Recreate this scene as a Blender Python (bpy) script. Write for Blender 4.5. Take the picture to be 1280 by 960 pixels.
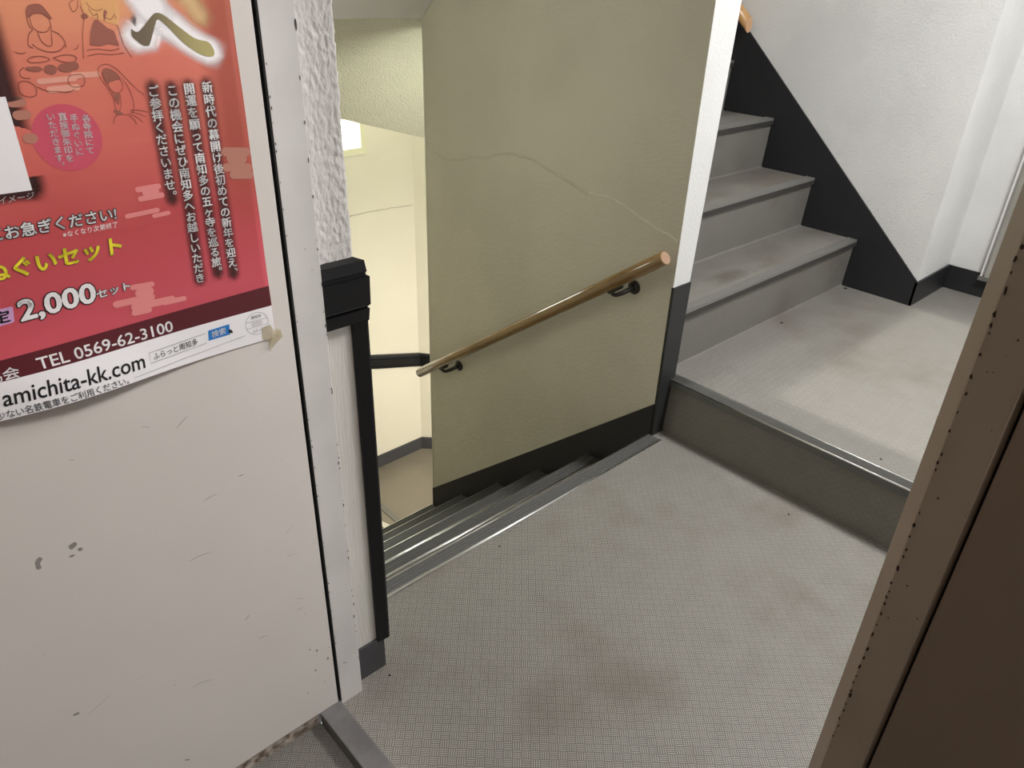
import bpy, bmesh, math, random
from mathutils import Vector, Matrix, noise

for o in list(bpy.data.objects):
    bpy.data.objects.remove(o)
scene = bpy.context.scene
col = scene.collection
random.seed(7)

# ------------------------------------------------------------------ camera
PITCH, ROLL, YAW, FPX = 0.51058506, 0.03703694, 0.81114422, 924.0
cam_d = bpy.data.cameras.new('camera')
cam_d.sensor_fit = 'HORIZONTAL'
cam_d.sensor_width = 36.0
cam_d.lens = 36.0 * FPX / 1280.0
cam_d.clip_start = 0.02
cam = bpy.data.objects.new('camera', cam_d)
col.objects.link(cam)
fw = Vector((math.cos(YAW), math.sin(YAW), 0))
rt = Vector((math.sin(YAW), -math.cos(YAW), 0))
up = Vector((0, 0, 1))
f2 = fw * math.cos(PITCH) - up * math.sin(PITCH)
u2 = up * math.cos(PITCH) + fw * math.sin(PITCH)
r3 = rt * math.cos(ROLL) + u2 * math.sin(ROLL)
u3 = u2 * math.cos(ROLL) - rt * math.sin(ROLL)
cam.matrix_world = Matrix(((r3.x, u3.x, -f2.x, 0), (r3.y, u3.y, -f2.y, 0), (r3.z, u3.z, -f2.z, 1.4), (0, 0, 0, 1)))
scene.camera = cam

# ------------------------------------------------------------------ colour management, world, lights
vs = scene.view_settings
vs.view_transform = 'Standard'
vs.look = 'None'
vs.exposure = 0.72
vs.gamma = 1.0
vs.use_curve_mapping = False

world = bpy.data.worlds.new('world')
scene.world = world
world.use_nodes = True
world.node_tree.nodes['Background'].inputs[0].default_value = (0.75, 0.85, 1.0, 1)
world.node_tree.nodes['Background'].inputs[1].default_value = 0.6


def area(name, loc, direction, sx, sy, energy, color):
    l = bpy.data.lights.new(name, 'AREA')
    l.shape = 'RECTANGLE'
    l.size = sx
    l.size_y = sy
    l.energy = energy
    l.color = color
    o = bpy.data.objects.new(name, l)
    col.objects.link(o)
    o.location = loc
    o.rotation_euler = Vector(direction).to_track_quat('-Z', 'Y').to_euler()
    return o


sun_d = bpy.data.lights.new('sun', 'SUN')
sun_d.energy = 1.4
sun_d.angle = math.radians(1.3)
sun_d.color = (1.0, 0.95, 0.86)
sun = bpy.data.objects.new('sun', sun_d)
col.objects.link(sun)
# daylight enters the window at the landing's end wall (y = -0.7), header at z = 2.1, and reaches y = 0.945
sun.rotation_euler = Vector((0.0, 1.765, -1.9)).to_track_quat('-Z', 'Y').to_euler()

LAMP_LANDING = area('landing_lamp_light', (2.28, 0.08, 2.40), (0, 0, -1), 0.34, 0.60, 34, (1.0, 0.985, 0.98))
FILL_STAIR = area('stair_fill_light', (0.70, 1.95, 1.02), (1, 0.1, 0.45), 0.3, 0.08, 0.85, (0.98, 1.0, 0.86))  # added unseen lamp to brighten the spine wall and flight soffit
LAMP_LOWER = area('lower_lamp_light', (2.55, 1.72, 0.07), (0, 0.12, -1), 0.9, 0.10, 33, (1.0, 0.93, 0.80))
FILL_WINDER = area('winder_fill_light', (2.16, 2.30, 0.50), (-0.40, 0.60, 0.65), 0.25, 0.06, 3.6, (0.97, 1.0, 0.86))  # added unseen lamp that keeps the winder soffit bright
FILL_ROOM = area('room_fill_light', (0.385, -0.28, 2.42), (0, 0, -1), 0.06, 0.4, 14.0, (1.0, 0.95, 0.92))  # added unseen lamp to fill the door leaf and pillar
LAMP_UPPER = area('upper_lamp_light', (2.60, 3.30, 4.05), (0, -0.2, -1), 0.10, 1.1, 24, (1.0, 0.99, 0.97))


# ------------------------------------------------------------------ mesh helpers
def link(name, bm, m, parent=None, smooth=False):
    me = bpy.data.meshes.new(name)
    bm.normal_update()
    bm.to_mesh(me)
    bm.free()
    if m:
        me.materials.append(m)
    if smooth:
        for p in me.polygons:
            p.use_smooth = True
    o = bpy.data.objects.new(name, me)
    col.objects.link(o)
    if parent:
        o.parent = parent
        o.matrix_parent_inverse = parent.matrix_world.inverted()
    return o


def thing(name, label, cat, loc=(0, 0, 0), group=None):
    o = bpy.data.objects.new(name, None)
    o.empty_display_size = 0.05
    col.objects.link(o)
    o.location = loc
    o.matrix_world = Matrix.Translation(loc)
    return tag(o, label, cat, group)


def tag(o, label, cat, group=None):
    o['label'] = label
    o['category'] = cat
    if group:
        o['group'] = group
    return o


def struct(o, label=None):
    o['kind'] = 'structure'
    if label:
        o['label'] = label
    return o


def add_box(bm, x0, x1, y0, y1, z0, z1, bev=0.0, seg=2):
    b = bmesh.new()
    vs_ = [b.verts.new(p) for p in ((x0, y0, z0), (x1, y0, z0), (x1, y1, z0), (x0, y1, z0), (x0, y0, z1), (x1, y0, z1), (x1, y1, z1), (x0, y1, z1))]
    for f in ((0, 3, 2, 1), (4, 5, 6, 7), (0, 1, 5, 4), (1, 2, 6, 5), (2, 3, 7, 6), (3, 0, 4, 7)):
        b.faces.new([vs_[i] for i in f])
    if bev:
        bmesh.ops.bevel(b, geom=b.edges[:], offset=bev, segments=seg, affect='EDGES', profile=0.5)
    me = bpy.data.meshes.new('t')
    b.to_mesh(me)
    b.free()
    bm.from_mesh(me)
    bpy.data.meshes.remove(me)


def box(name, m, x0, x1, y0, y1, z0, z1, parent=None, bev=0.0):
    bm = bmesh.new()
    add_box(bm, x0, x1, y0, y1, z0, z1, bev)
    return link(name, bm, m, parent)


def add_prism(bm, pts, axis, a, b_):
    """closed polygon pts in the plane perpendicular to axis, extruded from a to b_"""
    def P(u, v, t):
        return {'x': (t, u, v), 'y': (u, t, v), 'z': (u, v, t)}[axis]
    A = [bm.verts.new(P(u, v, a)) for u, v in pts]
    B = [bm.verts.new(P(u, v, b_)) for u, v in pts]
    n = len(pts)
    fs = [bm.faces.new(A), bm.faces.new(B[::-1])]
    for i in range(n):
        j = (i + 1) % n
        fs.append(bm.faces.new((A[j], A[i], B[i], B[j])))
    bmesh.ops.recalc_face_normals(bm, faces=fs)


def prism(name, m, pts, axis, a, b_, parent=None):
    bm = bmesh.new()
    add_prism(bm, pts, axis, a, b_)
    return link(name, bm, m, parent)


def add_tube(bm, pts, r, n=20, cap=True):
    rings = []
    pts = [Vector(p) for p in pts]
    rs = r if isinstance(r, (list, tuple)) else [r] * len(pts)
    ref = None
    for i, p in enumerate(pts):
        t = (pts[min(i + 1, len(pts) - 1)] - pts[max(i - 1, 0)]).normalized()
        if ref is None:
            ref = Vector((0, 0, 1)) if abs(t.z) < 0.9 else Vector((1, 0, 0))
        a = (ref - t * ref.dot(t)).normalized()
        ref = a
        b = t.cross(a)
        rings.append([bm.verts.new(p + (a * math.cos(2 * math.pi * k / n) + b * math.sin(2 * math.pi * k / n)) * rs[i]) for k in range(n)])
    fs = []
    for i in range(len(rings) - 1):
        for k in range(n):
            fs.append(bm.faces.new((rings[i][k], rings[i][(k + 1) % n], rings[i + 1][(k + 1) % n], rings[i + 1][k])))
    if cap:
        fs.append(bm.faces.new(rings[0][::-1]))
        fs.append(bm.faces.new(rings[-1]))
    bmesh.ops.recalc_face_normals(bm, faces=fs)
    return fs


# ------------------------------------------------------------------ materials
class NT:
    def __init__(self, name):
        self.m = bpy.data.materials.new(name)
        self.m.use_nodes = True
        self.t = self.m.node_tree
        self.b = self.t.nodes['Principled BSDF']

    def n(self, typ, **k):
        nd = self.t.nodes.new(typ)
        for a, v in k.items():
            setattr(nd, a, v)
        return nd

    def l(self, a, b):
        self.t.links.new(a, b)

    def math(self, op, a, b=None):
        nd = self.n('ShaderNodeMath', operation=op)
        for i, v in enumerate((a, b)):
            if v is None:
                continue
            if isinstance(v, (int, float)):
                nd.inputs[i].default_value = v
            else:
                self.l(v, nd.inputs[i])
        return nd.outputs[0]

    def mix(self, f, a, b):
        nd = self.n('ShaderNodeMix', data_type='RGBA')
        for i, v in ((0, f), (6, a), (7, b)):
            if isinstance(v, (int, float)):
                nd.inputs[i].default_value = v
            elif isinstance(v, tuple):
                nd.inputs[i].default_value = (*v, 1) if len(v) == 3 else v
            else:
                self.l(v, nd.inputs[i])
        return nd.outputs[2]

    def ramp(self, f, lo, hi):
        nd = self.n('ShaderNodeMapRange', interpolation_type='SMOOTHSTEP')
        self.l(f, nd.inputs[0])
        nd.inputs[1].default_value = lo
        nd.inputs[2].default_value = hi
        return nd.outputs[0]

    def noise(self, scale, detail=3, rough=0.5, vec=None, stretch=None, rot=None):
        g = self.n('ShaderNodeNewGeometry').outputs['Position'] if vec is None else vec
        if stretch or rot:
            mp = self.n('ShaderNodeMapping')
            self.l(g, mp.inputs[0])
            if stretch:
                mp.inputs['Scale'].default_value = stretch
            if rot:
                mp.inputs['Rotation'].default_value = rot
            g = mp.outputs[0]
        nd = self.n('ShaderNodeTexNoise')
        self.l(g, nd.inputs['Vector'])
        nd.inputs['Scale'].default_value = scale
        nd.inputs['Detail'].default_value = detail
        nd.inputs['Roughness'].default_value = rough
        return nd.outputs['Fac']

    def bump(self, h, strength, dist):
        nd = self.n('ShaderNodeBump')
        nd.inputs['Strength'].default_value = strength
        nd.inputs['Distance'].default_value = dist
        self.l(h, nd.inputs['Height'])
        self.l(nd.outputs[0], self.b.inputs['Normal'])

    def set(self, rough=None, metal=None, spec=None, color=None):
        if rough is not None:
            self.b.inputs['Roughness'].default_value = rough
        if metal is not None:
            self.b.inputs['Metallic'].default_value = metal
        if spec is not None:
            self.b.inputs['Specular IOR Level'].default_value = spec
        if color is not None:
            if isinstance(color, tuple):
                self.b.inputs['Base Color'].default_value = (*color, 1)
            else:
                self.l(color, self.b.inputs['Base Color'])
        return self.m


def paint(name, c, c2=None, rough=0.55, bscale=60, bstr=0.3, bdist=0.002, stretch=None, rot=None, vscale=3.0, spec=0.4):
    N = NT(name)
    if c2 is None:
        c2 = tuple(v * 0.93 for v in c)
    f = N.ramp(N.noise(vscale, 4), 0.35, 0.7)
    N.bump(N.noise(bscale, 4, 0.55, stretch=stretch, rot=rot), bstr, bdist)
    return N.set(rough=rough, color=N.mix(f, c, c2), spec=spec)


def plain(name, c, rough=0.5, metal=0.0, spec=0.5):
    return NT(name).set(rough=rough, metal=metal, color=c, spec=spec)


def vinyl(name, swap, k=1.0):
    """basket-weave embossed sheet vinyl; blocks lie at 45 degrees to the walls"""
    N = NT(name)
    sep = N.n('ShaderNodeSeparateXYZ')
    N.l(N.n('ShaderNodeNewGeometry').outputs['Position'], sep.inputs[0])
    x, y, z = sep.outputs
    if swap:
        u, v = N.math('ADD', x, z), y
    else:
        u, v = x, N.math('ADD', y, z)
    s = 0.0188
    a = math.radians(-43)
    p = N.math('DIVIDE', N.math('ADD', N.math('MULTIPLY', u, math.cos(a)), N.math('MULTIPLY', v, math.sin(a))), s)
    q = N.math('DIVIDE', N.math('ADD', N.math('MULTIPLY', u, -math.sin(a)), N.math('MULTIPLY', v, math.cos(a))), s)
    fp, fq = N.math('FRACT', p), N.math('FRACT', q)
    par = N.math('FLOORED_MODULO', N.math('ADD', N.math('FLOOR', p), N.math('FLOOR', q)), 2.0)
    t = N.math('ADD', N.math('MULTIPLY', par, fp), N.math('MULTIPLY', N.math('SUBTRACT', 1.0, par), fq))
    g = N.math('ABSOLUTE', N.math('SUBTRACT', N.math('FRACT', N.math('MULTIPLY', t, 4.0)), 0.5))
    groove = N.ramp(g, 0.24, 0.42)
    e1 = N.ramp(N.math('ABSOLUTE', N.math('SUBTRACT', fp, 0.5)), 0.46, 0.50)
    e2 = N.ramp(N.math('ABSOLUTE', N.math('SUBTRACT', fq, 0.5)), 0.46, 0.50)
    edge = N.math('MAXIMUM', N.math('MAXIMUM', e1, e2), N.math('MULTIPLY', groove, 0.85))
    stain = N.ramp(N.noise(2.3, 4, 0.6), 0.48, 0.72)
    fine = N.noise(14, 5, 0.65)
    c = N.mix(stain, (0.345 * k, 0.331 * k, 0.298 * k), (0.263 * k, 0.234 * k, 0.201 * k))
    c = N.mix(N.math('MULTIPLY', N.ramp(fine, 0.4, 0.8), 0.22), c, (0.180 * k, 0.164 * k, 0.144 * k))
    if not swap:
        tr_ = N.math('FRACT', N.math('DIVIDE', N.math('SUBTRACT', y, 1.267), 0.2525))
        band = N.math('SUBTRACT', 1.0, N.ramp(N.math('ABSOLUTE', N.math('SUBTRACT', tr_, 0.42)), 0.05, 0.26))
        along = N.math('SUBTRACT', 1.0, N.ramp(N.math('ABSOLUTE', N.math('SUBTRACT', x, 2.45)), 0.05, 0.42))
        soil = N.math('MULTIPLY', N.math('MULTIPLY', band, along), N.ramp(N.noise(9, 4, 0.6), 0.25, 0.65))
        c = N.mix(N.math('MULTIPLY', soil, 0.75), c, (0.085, 0.070, 0.050))
    c = N.mix(N.math('MULTIPLY', edge, 0.95), c, (0.070, 0.066, 0.056))
    N.bump(N.math('SUBTRACT', 1.0, edge), 0.6, 0.0014)
    return N.set(rough=0.42, color=c, spec=0.45)


WHITE = paint('white_wall_paint', (0.72, 0.72, 0.70), (0.66, 0.66, 0.645), rough=0.55, bscale=120, bstr=0.6, bdist=0.003)
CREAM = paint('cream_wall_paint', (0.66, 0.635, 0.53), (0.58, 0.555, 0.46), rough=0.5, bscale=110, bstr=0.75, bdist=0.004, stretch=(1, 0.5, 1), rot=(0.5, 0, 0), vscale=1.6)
CREAM_LIGHT = paint('pale_cream_wall_paint', (0.80, 0.765, 0.64), (0.76, 0.72, 0.60), rough=0.55, bscale=50, bstr=0.2, bdist=0.002, vscale=1.6)
GLOSSY = paint('glossy_textured_paint', (0.60, 0.585, 0.46), rough=0.17, bscale=105, bstr=1.0, bdist=0.012, stretch=(1, 1, 0.55), rot=(0, 0.6, 0), spec=0.6)
PLASTER = paint('rough_plaster_paint', (0.76, 0.735, 0.715), (0.71, 0.685, 0.665), rough=0.45, bscale=130, bstr=0.75, bdist=0.004, stretch=(1, 1, 0.5), rot=(0, -0.7, 0))
CEIL = paint('ceiling_paint', (0.72, 0.70, 0.68), rough=0.7, bscale=140, bstr=0.4, bdist=0.002)
DOORM = paint('door_enamel', (0.70, 0.665, 0.635), (0.66, 0.625, 0.595), rough=0.42, bscale=300, bstr=0.03, bdist=0.001, vscale=2.2)
JAMBM = paint('frame_enamel', (0.69, 0.675, 0.66), (0.63, 0.615, 0.60), rough=0.42, bscale=260, bstr=0.06, bdist=0.001, vscale=9)
FRAME_SHADED = paint('shaded_frame_enamel', (0.40, 0.34, 0.27), (0.35, 0.295, 0.23), rough=0.45, bscale=200, bstr=0.06, bdist=0.001, vscale=7)  # jamb enamel with its shade mixed into a darker brown
SKIRT = paint('charcoal_skirting', (0.019, 0.019, 0.021), rough=0.42, bscale=200, bstr=0.03, bdist=0.001)
SKIRT2 = paint('slate_grey_skirting', (0.062, 0.062, 0.068), rough=0.40, bscale=200, bstr=0.03, bdist=0.001)
SKIRT3 = paint('dark_slate_plinth', (0.026, 0.027, 0.028), rough=0.45, bscale=200, bstr=0.03, bdist=0.001)
BLACK = plain('black_resin', (0.0045, 0.0045, 0.006), 0.4, 0.0, 0.35)
GAP_SHADE = plain('gap_shade_black', (0.006, 0.006, 0.006), 0.8)
STEEL = paint('worn_sill_steel', (0.17, 0.165, 0.165), (0.12, 0.115, 0.115), rough=0.42, bscale=120, bstr=0.05, bdist=0.001, vscale=14)
DIRTY = paint('grimy_white_strip', (0.50, 0.44, 0.38), (0.12, 0.085, 0.06), rough=0.8, bscale=120, bstr=0.5, bdist=0.002, vscale=60)
ALU = NT('ribbed_aluminium')
ALU.bump(ALU.noise(60, 3, stretch=(0.05, 1, 1)), 0.08, 0.001)
ALU = ALU.set(rough=0.28, metal=1.0, color=(0.80, 0.80, 0.79))
RIB = plain('grey_nosing_insert', (0.150, 0.150, 0.143), 0.38, 0.35)
ALU_DULL = plain('dull_nosing_metal', (0.17, 0.165, 0.15), 0.5, 0.2)
NOSE_SHADE = plain('painted_nosing_shade', (0.045, 0.042, 0.038), 0.5)
BRONZE = plain('dark_bronze_metal', (0.045, 0.042, 0.038), 0.35, 0.6)
FLOOR_Y = vinyl('basketweave_vinyl_steps', False, 0.74)  # one vinyl in four tones, standing in for the light on each floor
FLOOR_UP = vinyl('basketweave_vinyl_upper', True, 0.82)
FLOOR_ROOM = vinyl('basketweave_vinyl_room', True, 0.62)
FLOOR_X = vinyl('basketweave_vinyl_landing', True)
LOWFLOOR = paint('lower_floor_vinyl', (0.22, 0.195, 0.155), (0.185, 0.163, 0.13), rough=0.45, bscale=300, bstr=0.1, bdist=0.001)

W = NT('varnished_wood')
W.b.inputs['Coat Weight'].default_value = 1.0
W.b.inputs['Coat Roughness'].default_value = 0.08
wn = W.noise(38, 5, 0.6, stretch=(1, 0.12, 0.12), rot=(0.62, 0, 0))
WOOD = W.set(rough=0.14, color=W.mix(W.ramp(wn, 0.35, 0.7), (0.26, 0.150, 0.042), (0.175, 0.096, 0.026)), spec=0.6)
WOOD_END = plain('wood_end_grain', (0.36, 0.22, 0.14), 0.35)

E_ = NT('lamp_glow')
E_.b.inputs['Emission Color'].default_value = (1, 0.98, 0.94, 1)
E_.b.inputs['Emission Strength'].default_value = 1.5
GLOW = E_.set(rough=0.5, color=(0.8, 0.8, 0.8))
E2 = NT('daylit_frosted_glass')
E2.b.inputs['Emission Color'].default_value = (0.97, 1.0, 0.90, 1)
E2.b.inputs['Emission Strength'].default_value = 5.0
FROST = E2.set(rough=0.5, color=(0.8, 0.8, 0.8))

# ------------------------------------------------------------------ dimensions
X3, X4, X5, X6 = 1.852, 1.916, 3.267, 3.625      # spine wall, landing riser, far wall, recess wall
YN = 1.245                                        # front edge of the top nosing of the descending flight
GO, RISE = 0.256, 0.217
YF = 3.77
ZL = 0.2
ZLOW = -1.736
ZC, ZT = 2.5, 4.2

# ------------------------------------------------------------------ floors
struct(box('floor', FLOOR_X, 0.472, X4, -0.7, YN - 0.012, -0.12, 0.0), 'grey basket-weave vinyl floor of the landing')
struct(box('floor_room', FLOOR_ROOM, -1.6, 0.425, -1.2, 1.06, -0.14, -0.02), 'grey basket-weave vinyl floor in front of the door')
bm = bmesh.new()
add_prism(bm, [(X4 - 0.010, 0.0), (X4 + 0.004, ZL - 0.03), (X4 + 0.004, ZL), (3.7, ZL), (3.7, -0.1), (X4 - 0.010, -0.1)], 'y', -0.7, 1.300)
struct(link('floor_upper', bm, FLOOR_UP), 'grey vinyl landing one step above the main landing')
struct(box('floor_lower', LOWFLOOR, 1.80, 3.4, 1.0, YF, ZLOW - 0.1, ZLOW), 'brown-grey floor of the quarter landing below')

# ------------------------------------------------------------------ walls
# central spine wall: end face flares a little towards the top
bm = bmesh.new()
v = []
for z, xb in ((ZLOW, 1.925), (0.2, 1.930), (0.55, 1.940), (1.35, 1.974), (2.0, 2.0), (ZT, 2.0)):
    v.append([bm.verts.new(p) for p in ((X3, 1.235, z), (xb, 1.235, z), (xb, 2.515, z), (X3, 2.515, z))])
fs = [bm.faces.new(v[0][::-1]), bm.faces.new(v[-1])]
for i in range(len(v) - 1):
    for k in range(4):
        fs.append(bm.faces.new((v[i][k], v[i][(k + 1) % 4], v[i + 1][(k + 1) % 4], v[i + 1][k])))
bmesh.ops.recalc_face_normals(bm, faces=fs)
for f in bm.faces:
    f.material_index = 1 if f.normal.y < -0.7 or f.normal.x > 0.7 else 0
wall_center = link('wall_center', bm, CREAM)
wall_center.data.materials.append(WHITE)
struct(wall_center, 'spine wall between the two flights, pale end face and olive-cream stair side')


def ribbon(bm, pts, w, place, lift=0.0):
    """flat ribbon of width w (number or per-point list) along 2D pts; place(u, v) -> 3D"""
    n = len(pts)
    ws = w if isinstance(w, (list, tuple)) else [w] * n
    L_, R_ = [], []
    for i, (x, z) in enumerate(pts):
        x0, z0 = pts[max(i - 1, 0)]
        x1, z1 = pts[min(i + 1, n - 1)]
        d = math.hypot(x1 - x0, z1 - z0) or 1
        nx, nz = -(z1 - z0) / d * ws[i] / 2, (x1 - x0) / d * ws[i] / 2
        L_.append(bm.verts.new(place(x + nx, z + nz)))
        R_.append(bm.verts.new(place(x - nx, z - nz)))
    for i in range(n - 1):
        bm.faces.new((L_[i], L_[i + 1], R_[i + 1], R_[i]))


# repaired crack running over the spine wall: a low ridge of filler
crack = [(2.4707, 0.7516), (2.3768, 0.7371), (2.2910, 0.7497), (2.2135, 0.7788), (2.1435, 0.7826), (2.0808, 0.8084), (1.9946, 0.8266), (1.9112, 0.8276), (1.8299, 0.8126), (1.7513, 0.7980), (1.6747, 0.7787), (1.6191, 0.7666)]
crack2 = [(1.6191, 0.7666), (1.5321, 0.7698), (1.4803, 0.7607), (1.4290, 0.7468), (1.3621, 0.7271), (1.3226, 0.7141), (1.2820, 0.7094), (1.2439, 0.6967)]


def wobble(pts, n, amp):
    out = []
    for i in range(len(pts) - 1):
        for k in range(n):
            t = k / n
            a, b = pts[i], pts[i + 1]
            out.append((a[0] + (b[0] - a[0]) * t, a[1] + (b[1] - a[1]) * t + random.uniform(-amp, amp)))
    return out + [pts[-1]]


FILLER = plain('pale_crack_filler', (0.74, 0.71, 0.62), 0.6)
CRACKM = plain('hairline_crack', (0.50, 0.48, 0.385), 0.6)
for nm, pts, r, mm in (('crack_line', crack, 0.0018, CRACKM), ('crack_line', [(a_, b_ - 0.007) for a_, b_ in crack], 0.0022, CRACKM), ('crack_filler', crack2, 0.0034, FILLER)):
    bm = bmesh.new()
    pp = wobble(pts, 4, 0.002)
    add_tube(bm, [(X3 + r * 0.35, y, z) for y, z in pp], [r * random.uniform(0.6, 1.2) for _ in pp], 6)
    link(nm, bm, mm, wall_center, True)

BEAD = plain('pale_paint_bead', (0.74, 0.72, 0.64), 0.4)
bm = bmesh.new()
add_tube(bm, [(X3 + 0.001, 2.5165, z) for z in (-1.0, 0.0, 0.78, 1.231)], 0.0028, 8)
link('corner_bead', bm, BEAD, wall_center, True)
bm = bmesh.new()
add_tube(bm, [(X3 - 0.001, 2.518, 1.231), (X3 - 0.001, 2.1, 1.587), (X3 - 0.001, 1.5, 2.098)], 0.003, 8)
link('corner_bead', bm, BEAD, wall_center, True)
struct(box('wall_left', CREAM_LIGHT, 0.53, 0.604, 1.045, YF + 0.1, ZLOW - 0.1, ZT), 'wall between the doorway and the descending stairs')
# far lower wall with an opening for the window, chamfered corner, outer walls
WX0, WX1, WZ0, WZ1 = 1.62, 2.335, 0.472, 1.25
bm = bmesh.new()
add_box(bm, 0.5, WX0, YF, YF + 0.12, ZLOW - 0.1, ZT)
add_box(bm, WX1, 3.4, YF, YF + 0.12, ZLOW - 0.1, ZT)
add_box(bm, WX0, WX1, YF, YF + 0.12, ZLOW - 0.1, WZ0)
add_box(bm, WX0, WX1, YF, YF + 0.12, WZ1, ZT)
wall_far = struct(link('wall_far', bm, CREAM_LIGHT), 'cream far wall at the foot of the descending stairs')
prism('chamfer', CREAM_LIGHT, [(2.677, YF), (3.30, 3.147), (3.30, YF)], 'z', ZLOW - 0.05, 1.30, wall_far)
bm = bmesh.new()
add_tube(bm, [(x, YF - 0.0002, z) for x, z in wobble([(2.2139, 0.1061), (2.3407, 0.1081), (2.5125, 0.1034), (2.66, 0.0964)], 4, 0.003)], 0.0025, 6)
link('crack_line', bm, CRACKM, wall_far, True)

struct(box('wall_right', WHITE, X5, 3.75, 0.985, YF + 0.1, ZLOW - 0.1, ZT), 'white plaster wall beside the ascending stairs')
struct(box('wall_recess', WHITE, X6, 3.75, -0.8, 0.985, 0.0, ZT), 'white wall at the back of the recess')
bm = bmesh.new()
add_box(bm, 0.43, 2.085, -0.82, -0.70, -0.1, ZC)
add_box(bm, 3.25, 3.75, -0.82, -0.70, -0.1, ZC)
add_box(bm, 2.085, 3.25, -0.82, -0.70, -0.1, 1.0)
add_box(bm, 2.085, 3.25, -0.82, -0.70, 2.1, ZC)
struct(link('wall_front', bm, WHITE), 'end wall of the landing with a window, out of the picture to the right')
bm = bmesh.new()
add_box(bm, 0.436, 0.53, -1.2, 0.056, -0.1, ZC)
add_box(bm, 0.436, 0.53, 0.056, 1.045, 2.05, ZC)
struct(link('wall_doorway', bm, FRAME_SHADED), 'wall around the doorway, toned brown like the shaded jamb')
bm = bmesh.new()
add_box(bm, -1.7, -1.6, -1.3, 1.2, -0.1, ZC)
add_box(bm, -1.7, 0.53, -1.32, -1.2, -0.1, ZC)
add_box(bm, -1.7, 0.53, 1.06, 1.2, -0.1, ZC)
struct(link('wall_room', bm, paint('room_wall_paint', (0.38, 0.34, 0.30))), 'walls of the dim room behind the camera')

# ------------------------------------------------------------------ ceilings, soffit and beam
bm = bmesh.new()
add_box(bm, -1.7, 0.53, -1.3, 1.10, ZC, ZC + 0.1)
add_box(bm, 0.53, 3.75, -0.82, 1.10, ZC, ZC + 0.1)
add_box(bm, 0.5, 3.75, 1.03, 1.10, ZC, ZT)
add_box(bm, 0.5, 3.75, 1.03, YF + 0.1, ZT, ZT + 0.1)
struct(link('ceiling', bm, CEIL), 'white ceiling over the landing')
prism('ceiling_soffit', CEIL, [(2.52, 1.231), (1.03, 2.50), (1.03, 2.66), (2.52, 1.40)], 'x', 0.60, X3).__setitem__('kind', 'structure')
bpy.data.objects['ceiling_soffit']['label'] = 'pale sloping soffit above the descending stairs'
# twisted underside of the winder steps above: descends away from the flight, lower towards the right
bm = bmesh.new()
NX, NY = 24, 12
edge_z = [(0.60, 1.00), (1.40, 0.872), (1.80, 0.782), (1.962, 0.737), (2.377, 0.619), (X5, 0.40)]


def lerp_z(x):
    for (xa, za), (xb, zb) in zip(edge_z, edge_z[1:]):
        if x <= xb + 1e-6:
            return za + (zb - za) * (x - xa) / (xb - xa)


rows = []
for j in range(NY + 1):
    t = j / NY
    row = []
    for i in range(NX + 1):
        x = 0.60 + (X5 - 0.60) * i / NX
        ztop = 1.231
        row.append(bm.verts.new((x, 2.52 + 0.73 * t, ztop + (lerp_z(x) - ztop) * (t - 0.06 * math.sin(math.pi * t)))))
    rows.append(row)
back = [bm.verts.new((v_.co.x, 3.25, 1.32)) for v_ in rows[-1]]
front = [bm.verts.new((v_.co.x, 2.52, 1.32)) for v_ in rows[0]]
rows.append(back)
fs = []
for j in range(len(rows) - 1):
    for i in range(NX):
        fs.append(bm.faces.new((rows[j][i], rows[j][i + 1], rows[j + 1][i + 1], rows[j + 1][i])))
for i in range(NX):
    fs.append(bm.faces.new((front[i], front[i + 1], rows[0][i + 1], rows[0][i])))
    fs.append(bm.faces.new((back[i], back[i + 1], front[i + 1], front[i])))
fs.append(bm.faces.new([r[0] for r in rows[:-1]] + [back[0], front[0]]))
fs.append(bm.faces.new([r[-1] for r in rows[:-1]] + [back[-1], front[-1]]))
bmesh.ops.recalc_face_normals(bm, faces=fs)
struct(link('ceiling_winder', bm, GLOSSY), 'glossy rough-textured sloping soffit over the foot of the stairs')
struct(box('ceiling_lower', CREAM_LIGHT, 0.60, X5, 2.60, YF, 1.30, 1.5), 'underside of the upper half landing')
# slanting underside of the ascending flight
struct(prism('ceiling_flight', CREAM_LIGHT, [(1.28, -0.06), (2.45, 0.95), (2.45, 0.85), (1.28, -0.16)], 'x', 1.93, X5), 'slanting underside of the ascending flight')

# ------------------------------------------------------------------ staircases
def cove(yr, zp, r, d, n=5):
    return [(yr - d * r * (1 - math.sin(math.pi / 2 * i / n)), zp + r * (1 - math.cos(math.pi / 2 * i / n))) for i in range(n + 1)]


def full_nosing(y, z, d, xa, xb, parent, depth=0.05, axis='x', ribs=4):
    """ribbed grey insert with a bright rounded bead at its back and front edge"""
    n_ = prism('nosing', RIB, nosing_profile(y, z, d, depth, ribs), axis, xa, xb, parent)
    for off, r_, dz in ((depth, 0.0040, 0.0016), (0.0025, 0.0030, 0.0018)):
        b_ = bmesh.new()
        c_ = y + d * off
        ends = [(xa, c_, z + dz), ((xa + xb) / 2, c_, z + dz), (xb, c_, z + dz)] if axis == 'x' else [(c_, xa, z + dz), (c_, (xa + xb) / 2, z + dz), (c_, xb, z + dz)]
        add_tube(b_, ends, r_, 10)
        link('edge_bead', b_, ALU, n_ if parent is None or parent.parent is None else parent, True)
    return n_


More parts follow.
